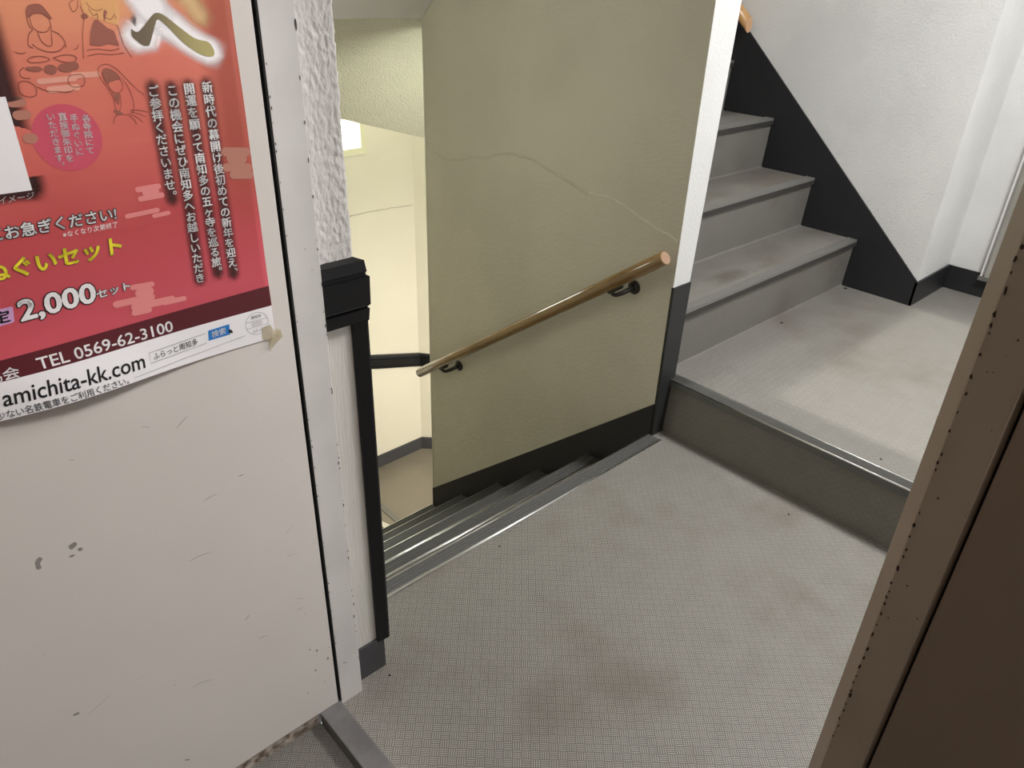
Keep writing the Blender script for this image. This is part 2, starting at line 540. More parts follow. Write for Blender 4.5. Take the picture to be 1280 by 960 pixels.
def nosing_profile(y, z, d, depth=0.05, ribs=4):
    """ribbed strip on a tread edge at (y, z); d = +1 when the front looks towards -y"""
    t = 0.0045
    p = [(y, z - 0.022), (y, z - 0.004), (y + d * 0.003, z + t)]
    step = (depth - 0.010) / ribs
    for i in range(ribs):
        a = y + d * (0.006 + i * step)
        p += [(a, z + t), (a + d * step * 0.25, z + t - 0.0036), (a + d * step * 0.55, z + t - 0.0036), (a + d * step * 0.8, z + t)]
    p += [(y + d * (depth - 0.003), z + t + 0.0008), (y + d * depth, z + 0.0005), (y + d * depth, z - 0.002), (y + d * 0.005, z - 0.002), (y + d * 0.005, z - 0.022)]
    return p


down = thing('staircase', 'descending staircase of grey treads with ribbed aluminium nosings', 'staircase', (1.23, YN, 0))
XA, XB = 0.604, X3 - 0.009
for k in range(0, 6):
    yf, z = YN + GO * k, -RISE * k
    if k == 0:
        full_nosing(yf, z, -1, XA, X3 - 0.002, down)
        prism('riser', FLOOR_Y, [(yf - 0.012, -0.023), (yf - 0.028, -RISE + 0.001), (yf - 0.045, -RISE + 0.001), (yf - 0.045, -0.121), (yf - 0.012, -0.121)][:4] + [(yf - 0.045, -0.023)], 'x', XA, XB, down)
        continue
    yb = yf - GO - 0.030
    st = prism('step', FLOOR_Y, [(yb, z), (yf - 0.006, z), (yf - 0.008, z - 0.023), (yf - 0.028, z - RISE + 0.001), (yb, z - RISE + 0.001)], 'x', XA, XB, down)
    full_nosing(yf, z, -1, XA, XB, st)
# winder treads at the foot
w1 = prism('winder_step', LOWFLOOR, [(XA, 2.49), (1.79, 2.49), (1.41, YF), (XA, YF)], 'z', -1.52, -1.302, down)
w2 = prism('winder_step', LOWFLOOR, [(1.793, 2.50), (1.935, 2.517), (1.935, YF), (1.413, YF)], 'z', ZLOW, -1.519, down)


def bar(name, m, a, b, w, h, parent):
    a, b = Vector(a), Vector(b)
    d = (b - a).normalized()
    s = d.cross(Vector((0, 0, 1))).normalized() * w / 2
    bm = bmesh.new()
    vv = [bm.verts.new(p) for p in (a - s, a + s, b + s, b - s)]
    vt = [bm.verts.new(p + Vector((0, 0, h))) for p in (a - s, a + s, b + s, b - s)]
    fs_ = [bm.faces.new(vv), bm.faces.new(vt)] + [bm.faces.new((vv[i], vv[(i + 1) % 4], vt[(i + 1) % 4], vt[i])) for i in range(4)]
    bmesh.ops.recalc_face_normals(bm, faces=fs_)
    return link(name, bm, m, parent)


bar('nosing', ALU, (1.772, 2.50, -1.3025), (1.40, 3.75, -1.3025), 0.036, 0.005, w1)
bar('nosing', ALU_DULL, (1.915, 2.52, -1.5195), (1.915, 3.75, -1.5195), 0.036, 0.005, w2)

upst = thing('staircase', 'ascending staircase of grey vinyl steps with coved risers and shade painted along the nosing fronts', 'staircase', (2.6, 1.28, ZL))
UA, UB = 1.92, X5 - 0.004
for k in range(6):
    yn, z = 1.267 + 0.2525 * k, ZL + 0.2145 + 0.217 * k
    zp = ZL if k == 0 else z - 0.217
    yr = yn + 0.018
    prof = cove(yr, zp, 0.008, 1) + [(yn + 0.010, z - 0.024), (yn + 0.006, z), (yn + 0.2525 + 0.018, z), (yn + 0.2525 + 0.018, zp)]
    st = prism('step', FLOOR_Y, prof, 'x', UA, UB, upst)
    prism('nosing', ALU_DULL, nosing_profile(yn, z, 1, 0.042, 3), 'x', UA, UB - 0.006, st)
    prism('nosing_shade', NOSE_SHADE, [(yn - 0.0015, z - 0.024), (yn - 0.0015, z - 0.006), (yn + 0.004, z - 0.006), (yn + 0.004, z - 0.024)], 'x', UA, UB - 0.006, st)  # dark strip painted as the shade below the nose
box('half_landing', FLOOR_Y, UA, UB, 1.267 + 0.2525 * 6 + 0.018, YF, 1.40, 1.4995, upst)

# nosing of the single step up to the upper landing
nos = full_nosing(X4 - 0.006, ZL, 1, -0.69, 1.252, None, 0.045, 'y')
nos.name = 'step_nosing'
tag(nos, 'ribbed aluminium nosing on the single step by the dark plinth', 'stair nosing')

# ------------------------------------------------------------------ skirtings and plinths
def stringer(name, m, pts, axis, a, b_, label):
    return struct(prism(name, m, pts, axis, a, b_), label)


stringer('baseboard_center', SKIRT, [(1.240, 0.125), (2.515, -0.974), (2.515, -1.30), (1.9, -1.0), (1.240, -0.35)], 'x', X3 - 0.007, X3 + 0.002, 'charcoal raking skirting on the spine wall')
bm = bmesh.new()
add_prism(bm, [(X3 - 0.001, -0.002), (X4 + 0.002, -0.002), (X4 + 0.002, ZL), (1.934, ZL), (1.941, 0.549), (X3 - 0.001, 0.549)], 'y', 1.230, 1.240)
struct(link('baseboard_column', bm, SKIRT3), 'slate-grey plinth wrapped round the end of the spine wall')
stringer('baseboard_right', SKIRT, [(0.9772, ZL), (0.9772, 0.305), (3.0, 2.105), (3.0, 1.3), (1.28, ZL)], 'x', X5 - 0.008, X5 + 0.002, 'charcoal raking skirting beside the ascending stairs')
struct(box('baseboard_return', SKIRT, X5 - 0.008, X6, 0.977, 0.987, ZL, 0.305), 'charcoal skirting on the short return wall')
struct(box('baseboard_recess', SKIRT, X6 - 0.008, X6 + 0.002, -0.7, 0.977, ZL, 0.305), 'charcoal skirting at the back of the recess')
struct(box('baseboard_left', SKIRT2, 0.529, 0.607, 1.024, 1.05, 0.0, 0.093), 'grey skirting below the black corner guard')
bl = struct(box('baseboard_far', SKIRT2, 0.604, 2.677, YF - 0.01, YF + 0.002, ZLOW, -1.64), 'grey skirting of the far lower wall')
prism('chamfer_skirting', SKIRT2, [(2.672, YF - 0.012), (3.28, 3.155), (3.29, 3.165), (2.682, YF)], 'z', ZLOW, -1.64, bl)

# ------------------------------------------------------------------ lower window
win = struct(box('window_1', FROST, WX0, WX1, YF + 0.03, YF + 0.05, WZ0, WZ1), 'bright frosted window beside the beam on the far lower wall')
FRAMEC = plain('cream_window_frame', (0.78, 0.76, 0.56), 0.5)
for a in ((WX0 - 0.02, WX0 + 0.025, WZ0 - 0.02, WZ1 + 0.02), (WX1 - 0.025, WX1 + 0.01, WZ0 - 0.02, WZ1 + 0.02)):
    box('window_frame', FRAMEC, a[0], a[1], YF - 0.02, YF + 0.06, a[2], a[3], win, 0.002)
for z in (WZ0 - 0.01, WZ1 - 0.01):
    box('window_frame', FRAMEC, WX0 + 0.025, WX1 - 0.025, YF - 0.02, YF + 0.06, z - 0.01, z + 0.028, win, 0.002)
# window of the landing's end wall (source of the daylight patch)
w2o = bpy.data.objects.new('window_2', None)
col.objects.link(w2o)
struct(w2o, 'aluminium window frame in the end wall of the landing')
for a in ((2.05, 2.085, 0.97, 2.13), (3.25, 3.285, 0.97, 2.13)):
    box('window_frame', ALU_DULL, a[0], a[1], -0.80, -0.69, a[2], a[3], w2o)
for a in ((0.97, 1.0), (2.1, 2.13)):
    box('window_frame', ALU_DULL, 2.085, 3.25, -0.80, -0.69, a[0], a[1], w2o)

# ------------------------------------------------------------------ doorway: pillar plaster, jambs, sill, door leaf
def plaster_wrap():
    """lumpy trowelled skin over the wall end: front face, rounded corner and a strip of the stair side"""
    bm = bmesh.new()
    path = []
    x0, xc, yfr, r = 0.527, 0.606, 1.030, 0.006
    n = 34
    for i in range(n):
        path.append((x0 + (xc - r - x0) * i / (n - 1), yfr, 0, -1))
    for i in range(1, 5):
        a = math.pi / 2 * i / 4
        path.append((xc - r + r * math.sin(a), yfr + r - r * math.cos(a), math.sin(a), -math.cos(a)))
    for i in range(1, 12):
        path.append((xc, yfr + r + 0.14 * i / 11, 1, 0))
    zs = [0.0 + 0.0030 * i for i in range(int(1.7 / 0.0030))]
    rows = []
    for z in zs:
        k = min(1, max(0, (z - 0.93) / 0.06))
        row = []
        for (x, y, nx, ny) in path:
            s = x * 0.7 + y * 0.7
            p = Vector((x * 150 + z * 75, y * 130, z * 75 - x * 60))
            lump = noise.noise(p) * 0.6 + noise.noise(p * 2.3) * 0.5
            lump = min(lump, 0.35)
            fine = noise.noise(Vector((x * 260, y * 260, z * 30))) * 0.35
            h = k * 0.0030 * lump + (1 - k) * 0.0005 * fine
            edge_w = k * 0.0022 * noise.noise(Vector((3.3, 1.7, z * 22))) * (1 if x > 0.59 else 0)
            row.append(bm.verts.new((x + nx * h + edge_w, y + ny * h, z)))
        rows.append(row)
    fs_ = []
    for i in range(len(rows) - 1):
        for j in range(len(path) - 1):
            fs_.append(bm.faces.new((rows[i][j], rows[i][j + 1], rows[i + 1][j + 1], rows[i + 1][j])))
    return bm


wl = bpy.data.objects['wall_left']
PLASTER_LOW = paint('brushed_wall_covering', (0.72, 0.70, 0.66), (0.66, 0.64, 0.60), rough=0.5, bscale=420, bstr=0.6, bdist=0.002, stretch=(1, 1, 0.06))
skin = link('plaster_skin', plaster_wrap(), PLASTER, wl, True)
skin.data.materials.append(PLASTER_LOW)
for p in skin.data.polygons:
    if p.center.z < 0.90:
        p.material_index = 1
box('pillar_core', PLASTER, 0.531, 0.602, 1.034, 1.05, -0.1, ZC, wl)


def specks(parent, name, m, spots, place):
    bm = bmesh.new()
    for (u, v_, r, asp) in spots:
        n = 7
        vv = []
        for k in range(n):
            a = 2 * math.pi * k / n
            q = r * random.uniform(0.6, 1.25)
            vv.append(bm.verts.new(place(u + q * math.cos(a), v_ + q * asp * math.sin(a))))
        bm.faces.new(vv)
    o = link(name, bm, m, parent)
    o['kind'] = 'stuff'
    return o


RUST = plain('rust_and_chips', (0.030, 0.018, 0.010), 0.8)
CHIP = plain('bare_metal_chips', (0.05, 0.045, 0.04), 0.7)
tj = struct(box('trim_1', JAMBM, 0.477, 0.529, 1.0, 1.06, -0.01, 2.05, None, 0.0012), 'grey-white steel door jamb at the hinge side')
box('gap_shade', GAP_SHADE, 0.466, 0.480, 1.034, 1.055, -0.01, 2.05, tj)  # black strips painted as the dark depth of the gap
box('gap_shade', GAP_SHADE, 0.4742, 0.4774, 0.9998, 1.04, 0.013, 2.05, tj)
sp = []
for i in range(34):
    z = random.uniform(0.02, 1.3)
    sp.append((0.4785 + random.uniform(0, 0.0015), z, random.uniform(0.0005, 0.0011), random.uniform(1, 3)))
for i in range(42):
    z = random.uniform(0.1, 0.9) if i < 34 else random.uniform(0.9, 1.33)
    sp.append((0.5275 + random.uniform(-0.0012, 0.0008), z, random.uniform(0.0004, 0.0012), random.uniform(1, 5)))
sp += [(0.493, 0.118, 0.0022, 0.8), (0.497, 0.114, 0.0016, 0.7), (0.5277, 1.328, 0.0016, 5), (0.514, 0.985, 0.0009, 1), (0.506, 1.02, 0.001, 1)]
specks(tj, 'chip_marks', CHIP, sp, lambda u, w: (u, 0.9996, w))

# strike-side jamb: chamfered nose, front face, groove
bm = bmesh.new()
add_prism(bm, [(0.434, 0.0615), (0.430, 0.0640), (0.430, 0.0885), (0.4310, 0.0895), (0.4433, 0.0994), (0.4450, 0.1000), (0.53, 0.1000), (0.53, 0.0615)], 'z', -0.02, 2.05)
tr = struct(link('trim_2', bm, FRAME_SHADED), 'door jamb with its shadow painted in brown, edge rust-pitted')
box('reveal_panel', paint('shaded_panel_enamel', (0.25, 0.195, 0.145), rough=0.5, bscale=150, bstr=0.05, bdist=0.001), 0.4295, 0.45, -0.30, 0.0596, -0.02, 2.05, tr, 0.0015)  # panel colour darkened for the shade on its recessed plane
box('groove_shade', GAP_SHADE, 0.437, 0.46, 0.0590, 0.0625, -0.02, 2.05, tr)  # black box standing in for the shade inside the groove
sp = []
z = 0.70
while z < 1.34:
    z += random.uniform(0.004, 0.013)
    if random.random() < 0.75:
        sp.append((0.0880 + random.uniform(-0.0010, 0.0004), z, random.uniform(0.0003, 0.0011), random.uniform(1.0, 3.2)))
for i in range(14):
    sp.append((random.uniform(0.064, 0.086), random.uniform(0.8, 1.3), random.uniform(0.0003, 0.0008), 1))
specks(tr, 'rust_spots', RUST, sp, lambda u, w: (0.4297 + max(0, (u - 0.0885)) * 0.48 - 0.0002, u, w))

sill = struct(box('trim_3', STEEL, 0.4255, 0.4725, 0.1002, 1.0, -0.06, 0.0145, None, 0.0018), 'worn grey steel door sill across the doorway')
box('sill_lip', ALU_DULL, 0.4715, 0.4745, 0.1002, 1.0, -0.02, 0.0125, sill)

# door leaf (open, seen face on)
door = struct(box('door_1', DOORM, -0.42, 0.4695, 1.0, 1.04, 0.013, 2.03, None, 0.0012), 'scuffed off-white steel door leaf standing open with a poster')
box('bottom_strip', DIRTY, -0.42, 0.424, 1.004, 1.05, -0.025, 0.0105, door)
SCUFF = plain('grey_scuff', (0.27, 0.25, 0.235), 0.6)
SCUFF2 = plain('faint_scuff', (0.43, 0.40, 0.375), 0.6)
SCUFF3 = plain('dark_scuff', (0.06, 0.055, 0.05), 0.6)
strokes = [([(0.2859, 0.6507), (0.2952, 0.6533), (0.3083, 0.6534)], 0), ([(0.2448, 0.5492), (0.2594, 0.5507), (0.2809, 0.5483)], 0), ([(0.3120, 0.3687), (0.3213, 0.3751)], 1),
           ([(0.2020, 0.2808), (0.2151, 0.2815), (0.2371, 0.2742)], 0), ([(0.3464, 0.6700), (0.3557, 0.6700)], 1), ([(0.4084, 0.5147), (0.4274, 0.5252)], 2), ([(0.3280, 0.3103), (0.3469, 0.3061)], 0),
           ([(0.0465, 0.3444), (0.0647, 0.3526), (0.0829, 0.3601)], 2), ([(0.4090, 0.3556), (0.4269, 0.3466)], 2), ([(0.4058, 0.3292), (0.4259, 0.3242)], 2), ([(0.2695, 0.7933), (0.2885, 0.8081)], 0),
           ([(0.2244, 0.8149), (0.2360, 0.8095)], 2), ([(0.4041, 0.4640), (0.4219, 0.4622)], 2), ([(0.1264, 0.8008), (0.1346, 0.7989)], 2)]
dplace = lambda u, w: (u, 0.9996, w)
for pts, kk in strokes:
    bm = bmesh.new()
    n = len(pts)
    pw = wobble(pts, 4, 0.0004)
    ww = [0.0011 * math.sin(math.pi * (0.15 + 0.7 * i / (len(pw) - 1))) for i in range(len(pw))]
    ribbon(bm, pw, ww, dplace)
    link('scuff_mark', bm, (SCUFF, SCUFF3, SCUFF2)[kk], door)
for pts in ([(0.0577, 0.6698), (0.0514, 0.6628), (0.0512, 0.6493), (0.0571, 0.6491), (0.0563, 0.6585), (0.0623, 0.6643)], [(0.0943, 0.6679), (0.1045, 0.6709), (0.1063, 0.6644), (0.0969, 0.6589)],
            [(0.1038, 0.6576), (0.1096, 0.6577), (0.1112, 0.6519), (0.1048, 0.6515)], [(0.0913, 0.6512), (0.0997, 0.6504), (0.0990, 0.6473), (0.0918, 0.6474)],
            [(0.0276, 0.3612), (0.0370, 0.3608), (0.0373, 0.3552), (0.0282, 0.3571)], [(0.1564, 0.1207), (0.1685, 0.1131), (0.1641, 0.1110)]):
    bm = bmesh.new()
    bm.faces.new([bm.verts.new(dplace(u, w)) for u, w in pts])
    bmesh.ops.bevel(bm, geom=bm.verts[:], offset=0.0012, segments=2, affect='VERTICES')
    link('scuff_mark', bm, SCUFF, door)
sp = [(random.uniform(0.0, 0.46), random.uniform(0.05, 0.85), random.uniform(0.0005, 0.0012), 1) for _ in range(12)]
sp += [(random.uniform(0.40, 0.465), random.uniform(0.02, 0.22), random.uniform(0.0008, 0.003), random.uniform(0.5, 2)) for _ in range(10)]
specks(door, 'dirt_specks', SCUFF, sp, dplace)

# ------------------------------------------------------------------ black bump rail and corner guard on the pillar
rail = thing('bump_rail', 'black grooved bump rail end wrapped round the pillar corner', 'bump rail', (0.57, 1.02, 0.87))


def rail_profile(base):
    """(offset from wall, z) of the grooved rail"""
    return [(0.0, base), (0.020, base + 0.002), (0.022, base + 0.024), (0.016, base + 0.026), (0.016, base + 0.030), (0.024, base + 0.032), (0.025, base + 0.082), (0.019, base + 0.084), (0.019, base + 0.088), (0.021, base + 0.090), (0.018, base + 0.109), (0.0, base + 0.112)]


bm = bmesh.new()
pr = rail_profile(0.866)
secs = []
for (px, py, dx, dy) in ((0.5295, 1.031, 0, -1), (0.6045, 1.031, 0.62, -1.0), (0.6045, 1.50, 0.62, 0)):
    dz = -0.40 if py > 1.4 else 0
    secs.append([bm.verts.new((px + dx * o_, py + dy * o_, z_ + dz)) for o_, z_ in pr])
fs = []
for i in range(2):
    for k in range(len(pr)):
        j = (k + 1) % len(pr)
        fs.append(bm.faces.new((secs[i][k], secs[i][j], secs[i + 1][j], secs[i + 1][k])))
fs.append(bm.faces.new(secs[0]))
fs.append(bm.faces.new(secs[-1][::-1]))
bmesh.ops.recalc_face_normals(bm, faces=fs)
link('rail_body', bm, BLACK, rail)
GREYLINE = plain('grey_seam', (0.05, 0.05, 0.055), 0.4)
for z in (0.8945, 0.9525):
    box('seam', GREYLINE, 0.53, 0.613, 1.0125, 1.016, z - 0.0012, z + 0.0012, rail)

bm = bmesh.new()
add_prism(bm, [(0.590, 1.0295), (0.590, 1.0225), (0.616, 1.0190), (0.6215, 1.0215), (0.6215, 1.062), (0.6065, 1.062), (0.6065, 1.0295)], 'z', 0.086, 0.866)
bmesh.ops.bevel(bm, geom=[e for e in bm.edges], offset=0.0012, segments=1, affect='EDGES')
guard = link('corner_guard', bm, BLACK)
tag(guard, 'tall black plastic corner guard on the pillar below the bump rail', 'corner guard')

# dark rail along the far lower wall
lr = thing('wall_bump_rail', 'dark horizontal bump rail on the bright far wall below', 'bump rail', (2.2, YF, -0.9))
sl = -0.1097 / 0.3975


def far_z(x):
    return -0.9233 + (x - 2.2639) * sl


bm = bmesh.new()
pr = [(0.0, 0.0), (0.024, 0.002), (0.026, 0.018), (0.021, 0.02), (0.026, 0.022), (0.028, 0.072), (0.022, 0.074), (0.026, 0.076), (0.022, 0.094), (0.0, 0.096)]
secs = []
for (px, py, ox, oy) in ((0.70, YF, 0, -1), (2.677, YF, -0.4142, -1), (3.20, YF - 0.523, -0.7071, -0.7071)):
    zz = far_z(min(px, 2.677)) - (0.06 if px > 3 else 0)
    secs.append([bm.verts.new((px + ox * o_, py + oy * o_, zz + z_)) for o_, z_ in pr])
fs = []
for i in range(2):
    for k in range(len(pr)):
        j = (k + 1) % len(pr)
        fs.append(bm.faces.new((secs[i][k], secs[i][j], secs[i + 1][j], secs[i + 1][k])))
fs.append(bm.faces.new(secs[0]))
fs.append(bm.faces.new(secs[-1][::-1]))
bmesh.ops.recalc_face_normals(bm, faces=fs)
link('rail_body', bm, BLACK, lr)

# ------------------------------------------------------------------ handrails
def wood_rail(name, a, b, r, parent, extra=()):
    bm = bmesh.new()
    a, b = Vector(a), Vector(b)
    d = (b - a).normalized()
    path = [a, a + d * 0.004] + [a + (b - a) * t for t in (0.25, 0.5, 0.75)] + [b - d * 0.004, b]
    rr = [r - 0.003, r, r, r, r, r, r - 0.003]
    fs_ = add_tube(bm, path, rr, 28)
    o = link(name, bm, WOOD, parent, True)
    o.data.materials.append(WOOD_END)
    for p in (o.data.polygons[-1], o.data.polygons[-2]):
        p.material_index = 1
        p.use_smooth = False
    return o


def bracket(parent, wall, railp, sgn=1):
    """flange on the wall, curved arm up to the rail, saddle plate under it"""
    wall, railp = Vector(wall), Vector(railp)
    br = bpy.data.objects.new('bracket', None)
    bm = bmesh.new()
    n = Vector((-1, 0, 0))
    add_tube(bm, [wall + n * 0.0, wall + n * 0.004, wall + n * 0.008], [0.024, 0.024, 0.020], 24)
    fl = link('bracket_flange', bm, BRONZE, parent, True)
    bm = bmesh.new()
    base = railp - Vector((0, 0, 0.030))
    p0, p1, p2, p3 = wall + n * 0.004, wall + n * 0.06 - Vector((0, 0, 0.006)), base - Vector((0, 0, 0.03)), base + Vector((0, 0, 0.006))
    path = []
    for i in range(11):
        t = i / 10
        path.append(p0 * (1 - t) ** 3 + p1 * 3 * t * (1 - t) ** 2 + p2 * 3 * t * t * (1 - t) + p3 * t ** 3)
    add_tube(bm, path, [0.0085 - 0.002 * i / 10 for i in range(11)], 12)
    link('bracket_arm', bm, BRONZE, fl, True)
    return fl


RA, RB = Vector((1.78, 1.229, 0.665)), Vector((1.78, 2.505, -0.262))
hr = thing('handrail', 'round varnished wooden handrail descending along the olive spine wall', 'handrail', tuple((RA + RB) / 2))
wood_rail('rail', RA, RB, 0.0222, hr)
for yw, zw in ((1.384, 0.505), (2.299, -0.163)):
    ya = yw + 0.035
    t = (ya - RA.y) / (RB.y - RA.y)
    pr_ = RA + (RB - RA) * t
    bracket(hr, (X3, yw, zw), pr_)
    # saddle plate under the rail
    bm = bmesh.new()
    d = (RB - RA).normalized()
    nrm = Vector((0, d.z, -d.y)) if d.y > 0 else Vector((0, -d.z, d.y))
    c0 = pr_ + nrm * 0.0225
    add_tube(bm, [c0 - d * 0.035, c0 - d * 0.03, c0 + d * 0.03, c0 + d * 0.035], [0.004, 0.008, 0.008, 0.004], 10)
    link('bracket_saddle', bm, BRONZE, hr, True)

hr2 = thing('handrail', 'light wooden handrail end on the white wall at the top right', 'handrail', (3.2, 2.0, 1.2))
bm = bmesh.new()
RR, SL = 0.024, 0.862                      # straight rail along the stair pitch, its end sawn off plumb
ca = math.cos(math.atan(SL))
rings = []
for yy in (1.950, 2.2, 2.6, 3.0):
    zz = 1.222 + (yy - 1.950) * SL
    rings.append([bm.verts.new((3.2075 + RR * math.cos(2 * math.pi * k / 28), yy, zz + RR / ca * math.sin(2 * math.pi * k / 28))) for k in range(28)])
fs = []
for i in range(3):
    for k in range(28):
        fs.append(bm.faces.new((rings[i][k], rings[i][(k + 1) % 28], rings[i + 1][(k + 1) % 28], rings[i + 1][k])))
fs.append(bm.faces.new(rings[-1]))
fs.append(bm.faces.new(rings[0][::-1]))
bmesh.ops.recalc_face_normals(bm, faces=fs)
r2 = link('rail', bm, paint('light_varnished_wood', (0.58, 0.33, 0.13), (0.46, 0.24, 0.085), rough=0.25, bscale=40, bstr=0.02, vscale=20, spec=0.6), hr2, True)
r2.data.materials.append(plain('pale_end_grain', (0.62, 0.36, 0.20), 0.35))
r2.data.polygons[-1].material_index = 1
r2.data.polygons[-1].use_smooth = False
bm = bmesh.new()
add_tube(bm, [(X5, 2.4, 1.52), (X5 - 0.03, 2.4, 1.52), (3.2075, 2.4, 1.55), (3.2075, 2.4, 1.60)], 0.009, 12)
link('bracket_arm', bm, BRONZE, hr2, True)

# ------------------------------------------------------------------ metal-edged panel in the recess
pan = thing('access_panel', 'white metal-edged access panel just beside the dark door jamb', 'panel', (X6, 0.5, 0.3))
PANW = plain('panel_enamel', (0.70, 0.69, 0.67), 0.35)
box('panel_board', PANW, X6 - 0.012, X6 + 0.001, -0.2, 0.80, 0.30, 2.2, pan)
prism('edge_channel', PANW, [(X6, 0.843), (X6 - 0.030, 0.843), (X6 - 0.030, 0.836), (X6 - 0.010, 0.836), (X6 - 0.010, 0.80), (X6, 0.80)], 'z', 0.29, 2.2, pan)
prism('edge_strip', ALU, [(X6 - 0.012, 0.825), (X6 - 0.034, 0.825), (X6 - 0.034, 0.79), (X6 - 0.012, 0.79)], 'z', 0.29, 2.2, pan)
box('foot_clip', ALU_DULL, X6 - 0.036, X6, 0.80, 0.847, 0.282, 0.300, pan)

# ------------------------------------------------------------------ lamp fittings (above the picture / hidden by the pillar; some added as fill)
BODY = plain('lamp_body', (0.8, 0.8, 0.78), 0.4)
for nm, lab, c, s in (('ceiling_lamp', 'white fluorescent lamp on the landing ceiling', (2.28, 0.08, 2.46), (0.18, 0.31, 0.035)),
                      ('ceiling_lamp', 'narrow fill lamp added on the room ceiling to light the door leaf', (0.385, -0.28, 2.465), (0.035, 0.21, 0.033)),
                      ('ceiling_lamp', 'white fluorescent lamp high above the ascending stairs', (2.60, 3.30, 4.16), (0.08, 0.60, 0.035))):
    t = thing(nm, lab, 'lamp', (c[0], c[1], c[2] + s[2]))
    box('lamp_body', BODY, c[0] - s[0], c[0] + s[0], c[1] - s[1], c[1] + s[1], c[2], c[2] + s[2], t, 0.004)
    for dx in (-s[0] * 0.42, s[0] * 0.42):
        bm = bmesh.new()
        add_tube(bm, [(c[0] + dx, c[1] - s[1] + 0.03, c[2] - 0.018), (c[0] + dx, c[1] + s[1] - 0.03, c[2] - 0.018)], 0.014, 12)
        link('tube', bm, GLOW, t, True)
t = thing('fill_wall_lamp', 'small fill lamp added on the stair wall, unseen behind the pillar', 'lamp', (0.606, 1.95, 1.02))
box('lamp_body', BODY, 0.604, 0.64, 1.77, 2.13, 0.98, 1.06, t, 0.004)
bm = bmesh.new()
add_tube(bm, [(0.655, 1.79, 1.02), (0.655, 2.11, 1.02)], 0.013, 12)
link('tube', bm, GLOW, t, True)
t = thing('soffit_lamp', 'fluorescent lamp low under the ascending flight', 'lamp', (2.55, 1.72, 0.13))
box('lamp_body', BODY, 2.05, 3.05, 1.67, 1.77, 0.10, 0.13, t, 0.004)
bm = bmesh.new()
add_tube(bm, [(2.08, 1.72, 0.085), (3.02, 1.72, 0.085)], 0.012, 12)
link('tube', bm, GLOW, t, True)
t = thing('soffit_lamp', 'small fill lamp added under the ascending flight to brighten the winder soffit', 'lamp', (2.16, 2.25, 0.56))
box('lamp_body', BODY, 2.02, 2.30, 2.22, 2.28, 0.53, 0.56, t, 0.004)
bm = bmesh.new()
add_tube(bm, [(2.04, 2.25, 0.516), (2.28, 2.25, 0.516)], 0.013, 12)
link('tube', bm, GLOW, t, True)

# ------------------------------------------------------------------ specks of dirt on the floors
SPECK = plain('black_grit', (0.012, 0.011, 0.010), 0.8)
for (x, y, z, r, lab) in ((2.651, 1.237, ZL, 0.0065, 'black scrap of grit on the upper landing below the first riser'), (3.228, 1.250, ZL, 0.008, 'black crumb in the corner where the charcoal skirting meets the step'),
                          (1.0695, 1.153, 0, 0.0032, 'tiny black crumb just behind the top aluminium nosing'), (0.597, 0.994, 0, 0.0026, 'tiny black crumb on the floor beside the door jamb'),
                          (1.826, 0.695, 0, 0.0034, 'tiny black crumb at the foot of the single step'), (2.0035, 0.550, ZL, 0.004, 'tiny dark crumb near the nosing of the upper landing')):
    bm = bmesh.new()
    bmesh.ops.create_icosphere(bm, subdivisions=2, radius=r)
    for v_ in bm.verts:
        v_.co *= random.uniform(0.6, 1.2)
        v_.co.z *= 0.35
        v_.co += Vector((x, y, z + r * 0.2))
    tag(link('dirt_crumb', bm, SPECK, None, True), lab, 'dirt', 'crumbs on the floors')

# ------------------------------------------------------------------ poster on the door leaf
PX0, PX1, PZ0, PZ1 = -0.074, 0.4405, 0.8925, 1.6205


def curl(x, z):
    """gap between sheet and door: the lower edge lifts between its taped corners"""
    b = max(0.0, min(1.0, (1.02 - z) / 0.13))
    b = b * b * (3 - 2 * b)
    return 0.0012 + 0.017 * b * math.exp(-((x - 0.15) / 0.12) ** 2) + 0.0010 * math.sin(z * 21 + x * 9) ** 2


def pp(x, z, layer):
    return (x, 0.9995 - curl(x, z) - 0.00028 * layer, z)


poster = thing('poster', 'red and gold Japanese temple-tour poster with white footer taped to the door leaf', 'poster', (0.18, 0.999, 0.89))


def pgrid(name, m, x0, x1, z0, z1, nx, nz, layer, parent):
    """rectangle of the print that follows the sheet; z0 and z1 may be (left, right) pairs"""
    bm = bmesh.new()
    za = z0 if isinstance(z0, tuple) else (z0, z0)
    zb = z1 if isinstance(z1, tuple) else (z1, z1)
    rows = []
    for j in range(nz + 1):
        row = []
        for i in range(nx + 1):
            t = i / nx
            lo, hi = za[0] + (za[1] - za[0]) * t, zb[0] + (zb[1] - zb[0]) * t
            row.append(bm.verts.new(pp(x0 + (x1 - x0) * t, lo + (hi - lo) * j / nz, layer)))
        rows.append(row)
    for j in range(nz):
        for i in range(nx):
            bm.faces.new((rows[j][i], rows[j][i + 1], rows[j + 1][i + 1], rows[j + 1][i]))
    return link(name, bm, m, parent, True)


